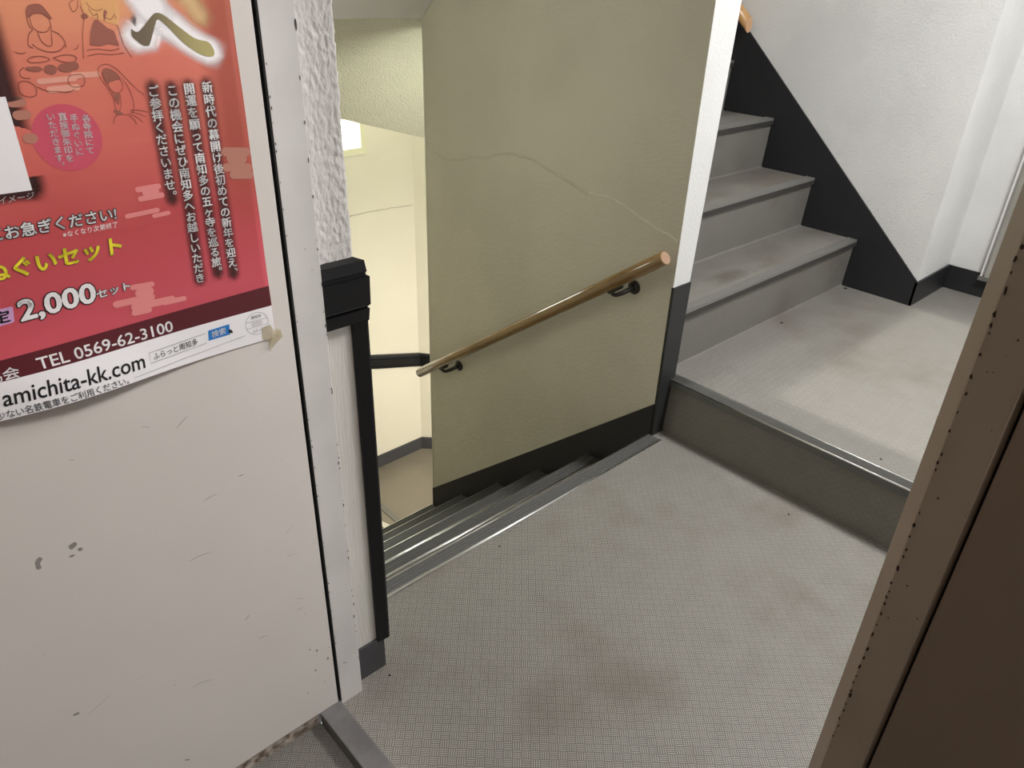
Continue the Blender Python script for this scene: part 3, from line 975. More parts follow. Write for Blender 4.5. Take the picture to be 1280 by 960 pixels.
# printed gradient of the sheet: gold at the top, brick red, crimson below, darker down the right side
N = NT('poster_print')
sep = N.n('ShaderNodeSeparateXYZ')
N.l(N.n('ShaderNodeNewGeometry').outputs['Position'], sep.inputs[0])
wob = N.math('MULTIPLY', N.math('SUBTRACT', N.noise(7, 4), 0.5), 0.10)
wob2 = N.math('MULTIPLY', N.math('SUBTRACT', N.noise(1, 4, stretch=(6, 1, 60)), 0.5), 0.05)
cr = N.n('ShaderNodeValToRGB')
zz = N.math('ADD', N.math('ADD', sep.outputs[2], wob), wob2)
mr = N.n('ShaderNodeMapRange')
N.l(zz, mr.inputs[0])
mr.inputs[1].default_value, mr.inputs[2].default_value = 0.90, 1.62
N.l(mr.outputs[0], cr.inputs[0])
els = cr.color_ramp.elements
els[0].position, els[0].color = 0.0, (0.52, 0.070, 0.100, 1)
els[1].position, els[1].color = 1.0, (0.80, 0.60, 0.20, 1)
for p_, c_ in ((0.12, (0.58, 0.092, 0.122)), (0.28, (0.52, 0.078, 0.088)), (0.42, (0.64, 0.150, 0.122)), (0.54, (0.70, 0.205, 0.148)), (0.63, (0.74, 0.29, 0.17)), (0.75, (0.80, 0.46, 0.18))):
    e = els.new(p_)
    e.color = (*c_, 1)
gold = N.ramp(N.math('SUBTRACT', 0.0, N.math('ADD', N.math('ABSOLUTE', N.math('SUBTRACT', sep.outputs[0], 0.305)), N.math('MULTIPLY', N.math('ABSOLUTE', N.math('SUBTRACT', sep.outputs[2], 1.38)), 1.2))), -0.10, -0.01)
c = N.mix(N.math('MULTIPLY', gold, 0.55), cr.outputs[0], (0.85, 0.50, 0.20))
dark = N.math('MULTIPLY', N.ramp(sep.outputs[0], 0.385, 0.418), 0.75)
c = N.mix(N.math('MULTIPLY', dark, N.ramp(sep.outputs[2], 1.05, 1.15)), c, (0.34, 0.065, 0.045))
SHEET = N.set(rough=0.33, color=c, spec=0.4)
sheet = pgrid('sheet', SHEET, PX0, PX1, PZ0, PZ1, 60, 84, 0, poster)
sheet.modifiers.new('paper', 'SOLIDIFY').thickness = 0.0003

PAPER = plain('poster_white', (0.88, 0.87, 0.90), 0.35)
MAROON = plain('poster_maroon', (0.100, 0.014, 0.021), 0.35)
INK = plain('poster_black', (0.012, 0.012, 0.015), 0.4)
INKGREY = plain('poster_grey_ink', (0.10, 0.10, 0.11), 0.4)
YELLOW = plain('poster_yellow', (0.95, 0.82, 0.045), 0.4)
BLUE = plain('poster_blue', (0.02, 0.20, 0.58), 0.35)
LILAC = plain('poster_lilac', (0.62, 0.36, 0.62), 0.4)
ROSE = plain('poster_rose', (0.58, 0.085, 0.135), 0.4)
PINK = plain('poster_pink_cloud', (0.76, 0.26, 0.255), 0.4)
PALE = plain('poster_pale_cloud', (0.76, 0.36, 0.28), 0.4)
TAN = plain('poster_tan_cloud', (0.46, 0.20, 0.15), 0.4)
LINE = plain('poster_brown_line', (0.30, 0.085, 0.060), 0.4)
SHADE = plain('poster_brown_fill', (0.33, 0.115, 0.085), 0.4)
GOLDM = plain('poster_gold_patch', (0.76, 0.40, 0.17), 0.4)

pgrid('footer', PAPER, PX0, 0.4402, PZ0 + 0.0004, (0.9410, 0.9460), 60, 8, 1, poster)
band = pgrid('phone_band', MAROON, PX0, 0.4402, (0.9410, 0.9460), (0.9640, 0.9775), 60, 4, 1, poster)


# soft-edged patches: an 'fade' attribute goes from 1 inside to 0 at the rim
def soft_mat(name, c, alpha, hi=1.0):
    N = NT(name)
    N.set(rough=0.4, color=c)
    at = N.n('ShaderNodeAttribute', attribute_name='fade')
    tr_ = N.n('ShaderNodeBsdfTransparent')
    mx = N.n('ShaderNodeMixShader')
    N.l(N.math('MULTIPLY', N.ramp(at.outputs['Fac'], 0.0, hi), alpha), mx.inputs[0])
    N.l(tr_.outputs[0], mx.inputs[1])
    N.l(N.b.outputs[0], mx.inputs[2])
    N.l(mx.outputs[0], N.t.nodes['Material Output'].inputs['Surface'])
    return N.m


def soft_strip(name, m, pts, w, layer, parent, nseg=8):
    """soft band of half width w along a polyline of (x, z), faded across and at its ends"""
    bm = bmesh.new()
    fl = bm.verts.layers.float.new('fade')
    P_ = [Vector(p) for p in pts]
    d0, d1 = (P_[0] - P_[1]).normalized(), (P_[-1] - P_[-2]).normalized()
    ends = [P_[0] + d0 * w * t for t in (1.0, 0.5)]
    tail = [P_[-1] + d1 * w * t for t in (0.5, 1.0)]
    full = ends + P_ + tail
    ef = [0, 0.5] + [1] * len(P_) + [0.5, 0]
    rows = []
    for i, p in enumerate(full):
        t = (full[min(i + 1, len(full) - 1)] - full[max(i - 1, 0)]).normalized()
        n = Vector((-t.y, t.x))
        row = []
        for k in range(nseg + 1):
            s = -1 + 2 * k / nseg
            v_ = bm.verts.new(pp(p.x + n.x * w * s, p.y + n.y * w * s, layer))
            v_[fl] = (1 - abs(s)) * ef[i]
            row.append(v_)
        rows.append(row)
    for i in range(len(rows) - 1):
        for k in range(nseg):
            bm.faces.new((rows[i][k], rows[i][k + 1], rows[i + 1][k + 1], rows[i + 1][k]))
    return link(name, bm, m, parent, True)


def poly(name, m, pts, layer, parent, fan=False):
    bm = bmesh.new()
    f = bm.faces.new([bm.verts.new(pp(x, z, layer)) for x, z in pts])
    bmesh.ops.triangulate(bm, faces=[f], ngon_method='EAR_CLIP')
    return link(name, bm, m, parent)


def ellipse(cx, cz, rx, rz, n=28, tilt=0.0):
    return [(cx + rx * math.cos(2 * math.pi * k / n) * math.cos(tilt) - rz * math.sin(2 * math.pi * k / n) * math.sin(tilt), cz + rx * math.cos(2 * math.pi * k / n) * math.sin(tilt) + rz * math.sin(2 * math.pi * k / n) * math.cos(tilt)) for k in range(n)]


def smooth_path(pts, n=6):
    """Catmull-Rom through the points"""
    out = []
    for i in range(len(pts) - 1):
        p0, p1, p2, p3 = pts[max(i - 1, 0)], pts[i], pts[i + 1], pts[min(i + 2, len(pts) - 1)]
        for k in range(n):
            t = k / n
            out.append(tuple(0.5 * (2 * p1[a] + (p2[a] - p0[a]) * t + (2 * p0[a] - 5 * p1[a] + 4 * p2[a] - p3[a]) * t * t + (3 * p1[a] - p0[a] - 3 * p2[a] + p3[a]) * t ** 3) for a in (0, 1)))
    return out + [pts[-1]]


def lines(name, m, paths, w, layer, parent):
    bm = bmesh.new()
    for pth in paths:
        ribbon(bm, pth, w, lambda u, v_: pp(u, v_, layer))
    return link(name, bm, m, parent)


HALO = soft_mat('poster_white_halo', (0.95, 0.93, 0.95), 1.0, 0.62)
MURK = soft_mat('poster_dark_halo', (0.05, 0.018, 0.018), 0.8, 1.0)
MURK2 = soft_mat('poster_photo_halo', (0.05, 0.018, 0.018), 1.0)
MIST = soft_mat('poster_gold_mist', (0.80, 0.58, 0.30), 0.8)


# --- lettering: glyph meshes from the built-in font
GL = {}


def glyphs(body, bold):
    """flat glyph outlines; weight is added by striking the shape several times with small shifts"""
    if body not in GL:
        cu = bpy.data.curves.new('t', 'FONT')
        cu.body = body
        cu.resolution_u = 3
        o = bpy.data.objects.new('t', cu)
        col.objects.link(o)
        dg = bpy.context.evaluated_depsgraph_get()
        me = bpy.data.meshes.new_from_object(o.evaluated_get(dg))
        GL[body] = ([tuple(v_.co)[:2] for v_ in me.vertices], [tuple(p.vertices) for p in me.polygons])
        bpy.data.objects.remove(o)
        bpy.data.curves.remove(cu)
        bpy.data.meshes.remove(me)
    vs_, fs_ = GL[body]
    if bold <= 0.001:
        return vs_, fs_
    V_, F_ = [], []
    n = 6 if bold < 0.035 else 10
    for k in range(n):
        dx, dy = bold * math.cos(2 * math.pi * k / n), bold * math.sin(2 * math.pi * k / n)
        k0 = len(V_)
        V_ += [(x + dx, y + dy) for x, y in vs_]
        F_ += [tuple(i + k0 for i in f) for f in fs_]
    if bold >= 0.035:
        k0 = len(V_)
        V_ += vs_
        F_ += [tuple(i + k0 for i in f) for f in fs_]
    return V_, F_


def mesh_from(name, m, vs_, fs_, parent):
    me = bpy.data.meshes.new(name)
    me.from_pydata(vs_, [], fs_)
    me.materials.append(m)
    o = bpy.data.objects.new(name, me)
    col.objects.link(o)
    o.parent = parent
    o.matrix_parent_inverse = parent.matrix_world.inverted()
    return o


def text_quad(name, body, bl, br, tr_, tl, m, layer=3, bold=0.0, parent=None, outline=None, ow=0.03):
    """line of text whose bounding box is fitted to the quad"""
    base = glyphs(body, 0.0)[0]
    x0, x1 = min(v_[0] for v_ in base), max(v_[0] for v_ in base)
    y0, y1 = min(v_[1] for v_ in base), max(v_[1] for v_ in base)

    def put(vs_, lay):
        out = []
        for vx, vy in vs_:
            s, t = (vx - x0) / (x1 - x0), (vy - y0) / (y1 - y0)
            X = (bl[0] * (1 - s) + br[0] * s) * (1 - t) + (tl[0] * (1 - s) + tr_[0] * s) * t
            Z = (bl[1] * (1 - s) + br[1] * s) * (1 - t) + (tl[1] * (1 - s) + tr_[1] * s) * t
            out.append(pp(X, Z, lay))
        return out
    vs_, fs_ = glyphs(body, bold)
    o = mesh_from(name, m, put(vs_, layer), fs_, parent or poster)
    if outline:
        vs2, fs2 = glyphs(body, bold + ow)
        mesh_from('lettering_outline', outline, put(vs2, layer - 1), fs2, o)
    return o


def text_column(name, body, top, bot, w, m, layer=4, bold=0.012, parent=None, outline=None, squeeze=1.0):
    """vertical line of text from top to bottom centre point, glyph width w"""
    n = len(body)
    allv, allf, ov, of = [], [], [], []
    for i, ch in enumerate(body):
        t = (i + 0.5) / n
        cx, cz = top[0] + (bot[0] - top[0]) * t, top[1] + (bot[1] - top[1]) * t
        hgt = (top[1] - bot[1]) / n * squeeze
        for (b_, V_, F_, lay) in ((bold, allv, allf, layer), (bold + 0.05, ov, of, layer - 1)):
            if lay < layer and not outline:
                continue
            vs_, fs_ = glyphs(ch, b_)
            k0 = len(V_)
            ox, oz = (0.62, 0.55) if ch in '、。' else (0.0, 0.0)
            for vx, vy in vs_:
                V_.append(pp(cx + (vx - 0.5 + ox) * w, cz + (vy - 0.38 + oz) * hgt, lay))
            F_ += [tuple(a + k0 for a in f) for f in fs_]
    o = mesh_from(name, m, allv, allf, parent or poster)
    if outline:
        mesh_from('lettering_outline', outline, ov, of, o)
    return o


TXT = plain('poster_text_white', (0.90, 0.89, 0.90), 0.4)
# footer lettering
text_quad('phone_lettering', 'TEL 0569-62-3100', (0.1248, 0.9462), (0.2930, 0.9474), (0.2935, 0.9628), (0.1248, 0.9608), TXT, 3, 0.012)
text_quad('society_lettering', '協会', (0.0680, 0.9430), (0.1035, 0.9434), (0.1045, 0.9578), (0.0690, 0.9582), TXT, 3, 0.012)
text_quad('web_address_lettering', 'amichita-kk.com', (0.0770, 0.9112), (0.2455, 0.9080), (0.2475, 0.9290), (0.0800, 0.9322), INK, 3, 0.010)
text_quad('travel_note_lettering', '少ない名鉄電車をご利用ください。', (0.0660, 0.8945), (0.2205, 0.8940), (0.2200, 0.9045), (0.0660, 0.9060), INKGREY, 3, 0.008)
bx = [(0.2551, 0.9265), (0.3356, 0.9303), (0.3345, 0.9152), (0.2535, 0.9114), (0.2551, 0.9265)]
sb = lines('search_box', INKGREY, [bx], 0.0005, 2, poster)
text_quad('search_lettering', 'ふらっと南知多', (0.2586, 0.9142), (0.3225, 0.9170), (0.3227, 0.9272), (0.2592, 0.9240), INKGREY, 3, 0.008, sb)
bt = poly('search_button', BLUE, smooth_path([(0.3405, 0.9328), (0.3699, 0.9341), (0.3702, 0.9330), (0.3697, 0.9192), (0.3690, 0.9187), (0.3405, 0.9178), (0.3399, 0.9186), (0.3400, 0.9320), (0.3405, 0.9328)], 2)[:-1], 2, poster)
text_quad('button_lettering', '検索', (0.3440, 0.9200), (0.3650, 0.9210), (0.3655, 0.9318), (0.3442, 0.9310), TXT, 3, 0.012, bt)
poly('cursor_arrow', INK, [(0.3690, 0.9262), (0.3735, 0.9256), (0.3722, 0.9238), (0.3755, 0.9205), (0.3745, 0.9195), (0.3712, 0.9226), (0.3697, 0.9214)], 4, poster)
lines('footer_rule', INKGREY, [[(0.2282, 0.8990), (0.2949, 0.9022), (0.3934, 0.9094)]], 0.0004, 2, poster)
sc, sr = (0.4135, 0.9237), 0.0178
seal_paths = [ellipse(sc[0], sc[1], sr, sr, 32) + [(sc[0] + sr, sc[1])]]
for dz in (-0.005, 0.005):
    h = math.sqrt(sr * sr - dz * dz)
    seal_paths += [[(sc[0] - h, sc[1] + dz), (sc[0] - 0.009, sc[1] + dz)], [(sc[0] + 0.009, sc[1] + dz), (sc[0] + h, sc[1] + dz)]]
for i in range(4):
    for dz in (-0.003, 0.003):
        e_ = ellipse(sc[0] - 0.0066 + 0.0044 * i, sc[1] + dz, 0.0017, 0.0024, 12)
        seal_paths.append(e_ + [e_[0]])
seal = lines('round_seal', INKGREY, seal_paths, 0.0004, 2, poster)
text_quad('seal_lettering', '南知多', (sc[0] - 0.0085, sc[1] + 0.0085), (sc[0] + 0.0085, sc[1] + 0.0085), (sc[0] + 0.0075, sc[1] + 0.0140), (sc[0] - 0.0075, sc[1] + 0.0140), INKGREY, 3, 0.0, seal)
text_quad('seal_lettering', 'ふらっと', (sc[0] - 0.0080, sc[1] - 0.0140), (sc[0] + 0.0080, sc[1] - 0.0140), (sc[0] + 0.0085, sc[1] - 0.0085), (sc[0] - 0.0085, sc[1] - 0.0085), INKGREY, 3, 0.0, seal)

# crimson part
text_quad('number_lettering', '2,000', (0.1238, 1.0052), (0.2085, 1.0098), (0.2106, 1.0384), (0.1255, 1.0345), TXT, 4, 0.03, None, INK, 0.035)
text_quad('set_lettering', 'セット', (0.2112, 1.0160), (0.2515, 1.0188), (0.2520, 1.0295), (0.2116, 1.0268), TXT, 4, 0.032, None, INK, 0.045)
lb = poly('limited_box', LILAC, [(0.0960, 1.0085), (0.1150, 1.0100), (0.1168, 1.0112), (0.1196, 1.0285), (0.1180, 1.0300), (0.0960, 1.0290)], 2, poster)
text_quad('limited_lettering', '定', (0.0950, 1.0112), (0.1130, 1.0122), (0.1150, 1.0275), (0.0965, 1.0265), INK, 3, 0.03, lb)
text_quad('headline_lettering', 'ぬぐいセット', (0.1030, 1.0625), (0.2520, 1.0680), (0.2545, 1.0900), (0.1045, 1.0845), YELLOW, 4, 0.028, None, SHADE, 0.03)
text_quad('hurry_lettering', 'お急ぎください!', (0.1346, 1.1093), (0.2548, 1.1118), (0.2565, 1.1275), (0.1354, 1.1250), TXT, 4, 0.022, None, INK, 0.055)
text_quad('hurry_lettering', 'に', (0.1160, 1.1095), (0.1310, 1.1098), (0.1318, 1.1245), (0.1168, 1.1242), TXT, 4, 0.022, None, INK, 0.055)
text_quad('small_note_lettering', '※なくなり次第終了', (0.1914, 1.1000), (0.2542, 1.1016), (0.2550, 1.1090), (0.1925, 1.1072), TXT, 3, 0.0)

# four columns of vertical text with dark halo
for body, t_, b_ in (('新時代の幕開け後初めての新年を迎え、', (0.3948, 1.2650), (0.3906, 1.0030)), ('開運を願って南知多の五ヶ寺を巡る旅。', (0.3718, 1.2645), (0.3686, 1.0095)),
                     ('この機会にぜひ南知多へお越しいただき', (0.3510, 1.2640), (0.3424, 1.0060)), ('ご参拝くださいませ。', (0.3284, 1.2645), (0.3262, 1.1230))):
    n = 8
    soft_strip('lettering_halo', MURK, [(t_[0] + (b_[0] - t_[0]) * (0.015 + 0.97 * i / n), t_[1] + (b_[1] - t_[1]) * (0.015 + 0.97 * i / n)) for i in range(n + 1)], 0.0135, 1, poster)
    text_column('column_lettering', body, t_, b_, 0.0142, TXT, 4, 0.022)

# round badge
bd = poly('round_badge', ROSE, ellipse(0.2235, 1.2132, 0.0365, 0.0372, 36), 1, poster)
for body, t_, b_ in (('各寺院にて', (0.2482, 1.2375), (0.2432, 1.1925)), ('手ぬぐいに', (0.2355, 1.2390), (0.2315, 1.1925)), ('直接御朱印を', (0.2240, 1.2415), (0.2195, 1.1865)), ('いただきます。', (0.2118, 1.2425), (0.2085, 1.1790))):
    text_column('badge_lettering', body, t_, b_, 0.0092, TXT, 3, 0.016, bd)

# product picture: white card with a dark halo, and its caption
soft_strip('picture_halo', MURK2, [(0.174, 1.42), (0.174, 1.35), (0.174, 1.25), (0.174, 1.163)], 0.020, 1, poster)
soft_strip('picture_halo', MURK2, [(0.172, 1.160), (0.10, 1.159), (0.0, 1.158)], 0.014, 1, poster)
pgrid('product_picture', PAPER, PX0 + 0.02, 0.1735, 1.1605, 1.262, 20, 8, 2, poster)
text_quad('caption_lettering', '商品イメージ', (0.1190, 1.1490), (0.1728, 1.1502), (0.1748, 1.1590), (0.1210, 1.1575), TXT, 3, 0.004)

# brush-drawn kana with white halo
HE = [(0.3172, 1.3265), (0.3195, 1.3240), (0.3233, 1.3225), (0.3290, 1.3260), (0.3380, 1.3345), (0.3450, 1.3408), (0.3499, 1.3423), (0.3559, 1.3405), (0.3640, 1.3345), (0.3760, 1.3240), (0.3873, 1.3153), (0.3960, 1.3118), (0.4035, 1.3103), (0.4085, 1.3060), (0.4111, 1.2983), (0.4095, 1.2938), (0.4048, 1.2927), (0.3956, 1.2949), (0.3850, 1.3010), (0.3731, 1.3111), (0.3620, 1.3240), (0.3516, 1.3347), (0.3485, 1.3350), (0.3462, 1.3318), (0.3400, 1.3195), (0.3345, 1.3090), (0.3320, 1.3078), (0.3273, 1.3080), (0.3215, 1.3125), (0.3163, 1.3186)]
soft_strip('kana_halo', HALO, [(0.322, 1.318), (0.330, 1.317), (0.340, 1.331), (0.350, 1.338), (0.362, 1.328)], 0.024, 1, poster, 12)
soft_strip('kana_halo', HALO, [(0.350, 1.338), (0.364, 1.328), (0.380, 1.314), (0.395, 1.304), (0.406, 1.2985)], 0.022, 1.3, poster, 12)
soft_strip('kana_halo', HALO, [(0.335, 1.362), (0.341, 1.352), (0.346, 1.345)], 0.026, 1.6, poster, 12)
soft_strip('gold_mist', MIST, [(0.375, 1.372), (0.392, 1.352), (0.400, 1.338)], 0.020, 0.7, poster)
N = NT('poster_brush_ink')
sep = N.n('ShaderNodeSeparateXYZ')
N.l(N.n('ShaderNodeNewGeometry').outputs['Position'], sep.inputs[0])
KANA = N.set(rough=0.4, color=N.mix(N.ramp(sep.outputs[0], 0.325, 0.41), (0.16, 0.125, 0.085), (0.46, 0.40, 0.17)))
poly('brush_kana', KANA, smooth_path(HE + [HE[0]], 3)[:-1], 3, poster)


# cloud bars
def bars(name, m, segs, layer=1.5):
    bm = bmesh.new()
    for (x0, z0, x1, z1, r) in segs:
        d = Vector((x1 - x0, z1 - z0)).normalized()
        nrm = Vector((-d.y, d.x))
        a, b = Vector((x0, z0)), Vector((x1, z1))
        pts_ = []
        for k in range(9):
            an = math.pi / 2 + math.pi * k / 8
            pts_.append(a + (d * math.cos(an) + nrm * math.sin(an)) * r)
        for k in range(9):
            an = -math.pi / 2 + math.pi * k / 8
            pts_.append(b + (d * math.cos(an) + nrm * math.sin(an)) * r)
        bm.faces.new([bm.verts.new(pp(p.x, p.y, layer)) for p in pts_])
        layer += 0.12
    return link(name, bm, m, poster)


bars('cloud_motif', PINK, [(0.255, 1.0205, 0.279, 1.0195, 0.0036), (0.262, 1.0110, 0.274, 1.0108, 0.0060), (0.231, 1.0030, 0.275, 1.0025, 0.0046), (0.252, 0.9935, 0.300, 0.9925, 0.0050), (0.250, 0.9860, 0.268, 0.9858, 0.0042), (0.290, 0.9900, 0.316, 0.9895, 0.0036)])
bars('cloud_motif', PINK, [(0.287, 1.1440, 0.312, 1.1445, 0.0035), (0.295, 1.1385, 0.308, 1.1387, 0.0040), (0.288, 1.1320, 0.314, 1.1330, 0.0035)])
bars('cloud_motif', PINK, [(0.268, 1.1130, 0.305, 1.1150, 0.0030), (0.300, 1.1080, 0.318, 1.1090, 0.0028)])
bars('cloud_motif', TAN, [(0.406, 1.1760, 0.4340, 1.1725, 0.0060), (0.412, 1.1660, 0.428, 1.1640, 0.0060), (0.404, 1.1560, 0.434, 1.1520, 0.0055), (0.412, 1.1450, 0.4345, 1.1420, 0.0055)])
bars('cloud_motif', TAN, [(0.178, 1.2560, 0.186, 1.2560, 0.0055), (0.180, 1.2420, 0.188, 1.2420, 0.0050), (0.184, 1.2170, 0.188, 1.2168, 0.0055)])
bars('cloud_motif', PALE, [(0.245, 1.2795, 0.270, 1.2795, 0.0032), (0.210, 1.2750, 0.245, 1.2765, 0.0030), (0.218, 1.2660, 0.246, 1.2670, 0.0034)])

# faint brown line drawings: three robed seated figures
S_ = smooth_path
fig = lines('line_drawing', LINE, [
    S_([(0.2142, 1.3447), (0.2180, 1.3500), (0.2286, 1.3511), (0.2340, 1.3440), (0.2371, 1.3369)]), S_([(0.2140, 1.3447), (0.2133, 1.3328), (0.2160, 1.3270)]),
    S_([(0.2160, 1.3400), (0.2200, 1.3425), (0.2290, 1.3425), (0.2345, 1.3370)]), S_([(0.2345, 1.3370), (0.2345, 1.3290), (0.2333, 1.3259)]),
    S_([(0.2160, 1.3380), (0.2165, 1.3300), (0.2215, 1.3250), (0.2290, 1.3250), (0.2333, 1.3300)]),
    S_([(0.2160, 1.3270), (0.2110, 1.3220), (0.2081, 1.3121), (0.2120, 1.3090)]), S_([(0.2333, 1.3259), (0.2400, 1.3225), (0.2442, 1.3155), (0.2440, 1.3080)]),
    S_([(0.2200, 1.3245), (0.2215, 1.3160), (0.2260, 1.3110), (0.2310, 1.3120), (0.2330, 1.3240)]), S_([(0.2120, 1.3130), (0.2180, 1.3075), (0.2280, 1.3045), (0.2380, 1.3060), (0.2440, 1.3120)]),
    S_([(0.2030, 1.2966), (0.2080, 1.3000), (0.2180, 1.3005), (0.2250, 1.2975), (0.2200, 1.2950), (0.2080, 1.2945), (0.2030, 1.2966)]),
    S_([(0.2290, 1.2985), (0.2400, 1.3010), (0.2500, 1.3000), (0.2524, 1.2968), (0.2480, 1.2935), (0.2380, 1.2940), (0.2290, 1.2985)]),
    S_([(0.1985, 1.2905), (0.1930, 1.2860), (0.1945, 1.2800), (0.2020, 1.2790)]), S_([(0.1884, 1.2712), (0.1890, 1.2640), (0.1949, 1.2603), (0.2030, 1.2615), (0.2045, 1.2700), (0.1985, 1.2760), (0.1900, 1.2755), (0.1884, 1.2712)]),
    S_([(0.2430, 1.2800), (0.2530, 1.2800), (0.2557, 1.2754), (0.2535, 1.2690), (0.2450, 1.2670), (0.2390, 1.2700), (0.2390, 1.2770), (0.2430, 1.2800)]),
    S_([(0.2060, 1.2700), (0.2150, 1.2650), (0.2250, 1.2640), (0.2350, 1.2623), (0.2430, 1.2650)]), S_([(0.1930, 1.3060), (0.1990, 1.3040), (0.2040, 1.3050)]), S_([(0.2520, 1.3060), (0.2560, 1.3080), (0.2570, 1.3110)]),
], 0.0008, 2, poster)
for pts_ in ([(0.2142, 1.3440), (0.2180, 1.3500), (0.2286, 1.3511), (0.2340, 1.3440), (0.2365, 1.3372), (0.2290, 1.3420), (0.2200, 1.3420), (0.2150, 1.3380)], [(0.2003, 1.2905), (0.2120, 1.2905), (0.2160, 1.2870), (0.2080, 1.2850), (0.1995, 1.2880)]):
    poly('drawing_fill', SHADE, S_(pts_ + [pts_[0]], 3)[:-1], 2, fig)
for e_ in (ellipse(0.2235, 1.2868, 0.0062, 0.0052), ellipse(0.2395, 1.2880, 0.0085, 0.0046), ellipse(0.2475, 1.2895, 0.0055, 0.0046)):
    poly('drawing_fill', SHADE, e_, 2.3, fig)
fig = lines('line_drawing', LINE, [
    S_([(0.3172, 1.2541), (0.3100, 1.2610), (0.3020, 1.2710), (0.2940, 1.2820), (0.2860, 1.2885), (0.2805, 1.2897), (0.2740, 1.2875), (0.2715, 1.2817), (0.2730, 1.2740), (0.2767, 1.2668), (0.2810, 1.2560), (0.2830, 1.2480)]),
    S_([(0.2757, 1.2815), (0.2765, 1.2740), (0.2800, 1.2650), (0.2841, 1.2540)]), S_([(0.2957, 1.2743), (0.3001, 1.2654), (0.3030, 1.2540), (0.3033, 1.2436), (0.3010, 1.2360)]),
    S_(ellipse(0.2873, 1.2668, 0.0080, 0.0085, 14) + [(0.2953, 1.2668)], 2),
    S_([(0.2841, 1.2540), (0.2820, 1.2440), (0.2830, 1.2350), (0.2790, 1.2310), (0.2760, 1.2240)]), S_([(0.2900, 1.2560), (0.2890, 1.2440), (0.2860, 1.2380), (0.2910, 1.2330), (0.2970, 1.2340)]),
    S_([(0.2980, 1.2380), (0.3080, 1.2370), (0.3170, 1.2340)]), S_([(0.2980, 1.2360), (0.3070, 1.2330), (0.3140, 1.2290)]), S_([(0.2975, 1.2335), (0.3040, 1.2290), (0.3100, 1.2230)]), S_([(0.2950, 1.2320), (0.3000, 1.2270), (0.3020, 1.2210)]),
], 0.0007, 2, poster)
poly('drawing_fill', SHADE, S_([(0.2757, 1.2815), (0.2790, 1.2855), (0.2860, 1.2840), (0.2920, 1.2790), (0.2945, 1.2735), (0.2900, 1.2755), (0.2840, 1.2750), (0.2790, 1.2700), (0.2765, 1.2740), (0.2757, 1.2815)], 3)[:-1], 2, fig)
poly('drawing_fill', SHADE, [(0.2825, 1.2570), (0.2905, 1.2575), (0.2870, 1.2530), (0.2862, 1.2440), (0.2840, 1.2520)], 2, fig)
poly('drawing_fill', SHADE, [(0.2790, 1.2400), (0.2800, 1.2360), (0.2860, 1.2330), (0.2890, 1.2350), (0.2850, 1.2380)], 2, fig)
poly('gold_patch', GOLDM, [(0.2700, 1.3560), (0.2700, 1.3480), (0.2740, 1.3400), (0.2800, 1.3380), (0.2930, 1.3330), (0.3030, 1.3300), (0.3080, 1.3400), (0.3080, 1.3560), (0.3080, 1.4200), (0.2700, 1.4200)], 1, poster)
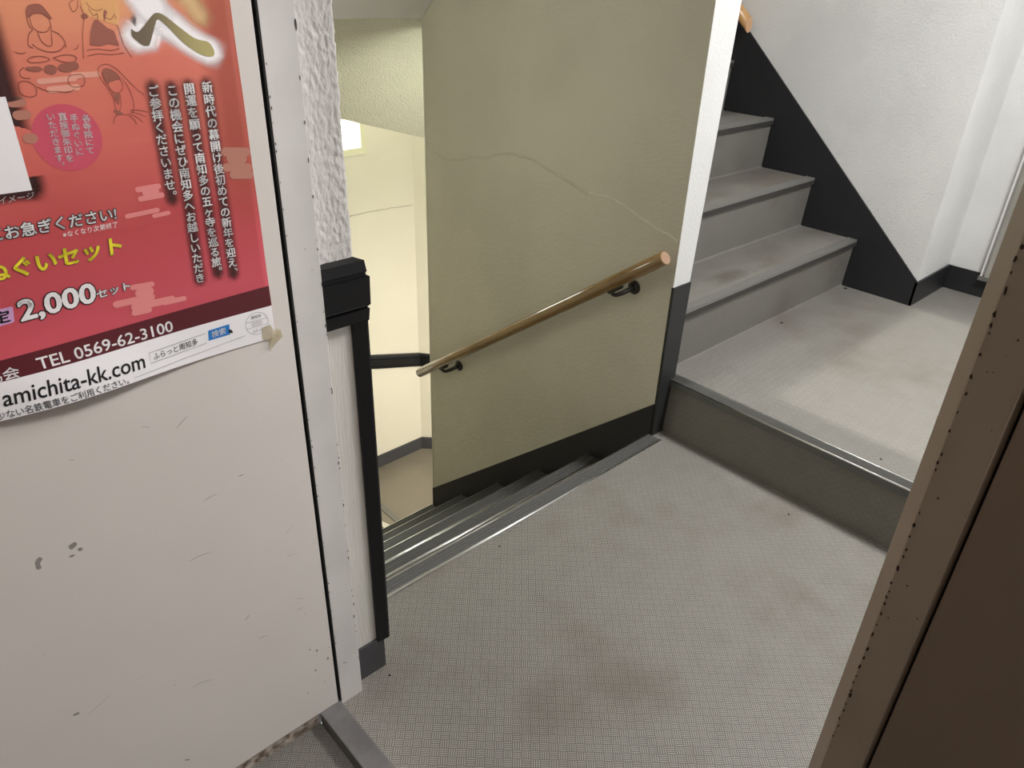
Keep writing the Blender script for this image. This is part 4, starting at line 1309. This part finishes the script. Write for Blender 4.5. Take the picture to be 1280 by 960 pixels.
fig = lines('line_drawing', LINE, [
    S_(ellipse(0.2850, 1.3560, 0.0100, 0.0110, 16) + [(0.2950, 1.3560)], 2), S_([(0.2673, 1.3554), (0.2650, 1.3480), (0.2600, 1.3440), (0.2580, 1.3520), (0.2640, 1.3560)]),
    S_([(0.2680, 1.3500), (0.2700, 1.3400), (0.2670, 1.3300), (0.2640, 1.3200), (0.2620, 1.3100), (0.2594, 1.2965)]), S_([(0.2760, 1.3470), (0.2800, 1.3400), (0.2840, 1.3420), (0.2830, 1.3340)]),
    S_([(0.2640, 1.2990), (0.2760, 1.3010), (0.2900, 1.2995), (0.3040, 1.3010)]), S_([(0.2650, 1.3050), (0.2760, 1.3060), (0.2900, 1.3040), (0.3000, 1.3060)]), S_([(0.3030, 1.3300), (0.3040, 1.3200), (0.3060, 1.3080), (0.3116, 1.2956)]),
    S_([(0.2972, 1.3487), (0.3010, 1.3440), (0.3030, 1.3360)]), S_([(0.2920, 1.3380), (0.2970, 1.3360), (0.3010, 1.3400)]),
], 0.0007, 2, poster)
poly('drawing_fill', SHADE, S_([(0.2696, 1.3102), (0.2720, 1.3200), (0.2744, 1.3262), (0.2800, 1.3360), (0.2860, 1.3330), (0.2920, 1.3270), (0.2980, 1.3240), (0.2990, 1.3160), (0.3000, 1.3085), (0.2900, 1.3110), (0.2800, 1.3090), (0.2696, 1.3102)], 2)[:-1], 2, fig)
poly('drawing_fill', SHADE, S_([(0.2900, 1.3400), (0.2930, 1.3480), (0.2972, 1.3520), (0.2990, 1.3480), (0.2940, 1.3420), (0.2900, 1.3340), (0.2900, 1.3400)], 2)[:-1], 2, fig)
poly('drawing_fill', SHADE, ellipse(0.2705, 1.3395, 0.0035, 0.0026), 2, fig)

# yellowed tape at the lower right corner
TAPE = NT('yellowed_tape')
TAPE.b.inputs['Alpha'].default_value = 0.55
TAPE = TAPE.set(rough=0.2, color=(0.50, 0.42, 0.24), spec=0.6)
bm = bmesh.new()
pts_ = [(0.4200, 0.9160, 0.0022), (0.4340, 0.9220, 0.0018), (0.4390, 0.9080, 0.0016), (0.4500, 0.9020, 0.0008), (0.4520, 0.8900, 0.0008), (0.4400, 0.8830, 0.0020), (0.4290, 0.8760, 0.0045), (0.4255, 0.8800, 0.0060), (0.4290, 0.8890, 0.0030), (0.4180, 0.8960, 0.0026)]
cv = bm.verts.new((0.435, 0.9995 - 0.0038, 0.899))
rv = [bm.verts.new((x, 0.9995 - d_, z)) for x, z, d_ in pts_]
for i in range(len(rv)):
    bm.faces.new((cv, rv[i], rv[(i + 1) % len(rv)]))
tp = link('tape_piece', bm, TAPE, poster)
tp['label'] = 'yellowed crumpled clear tape'
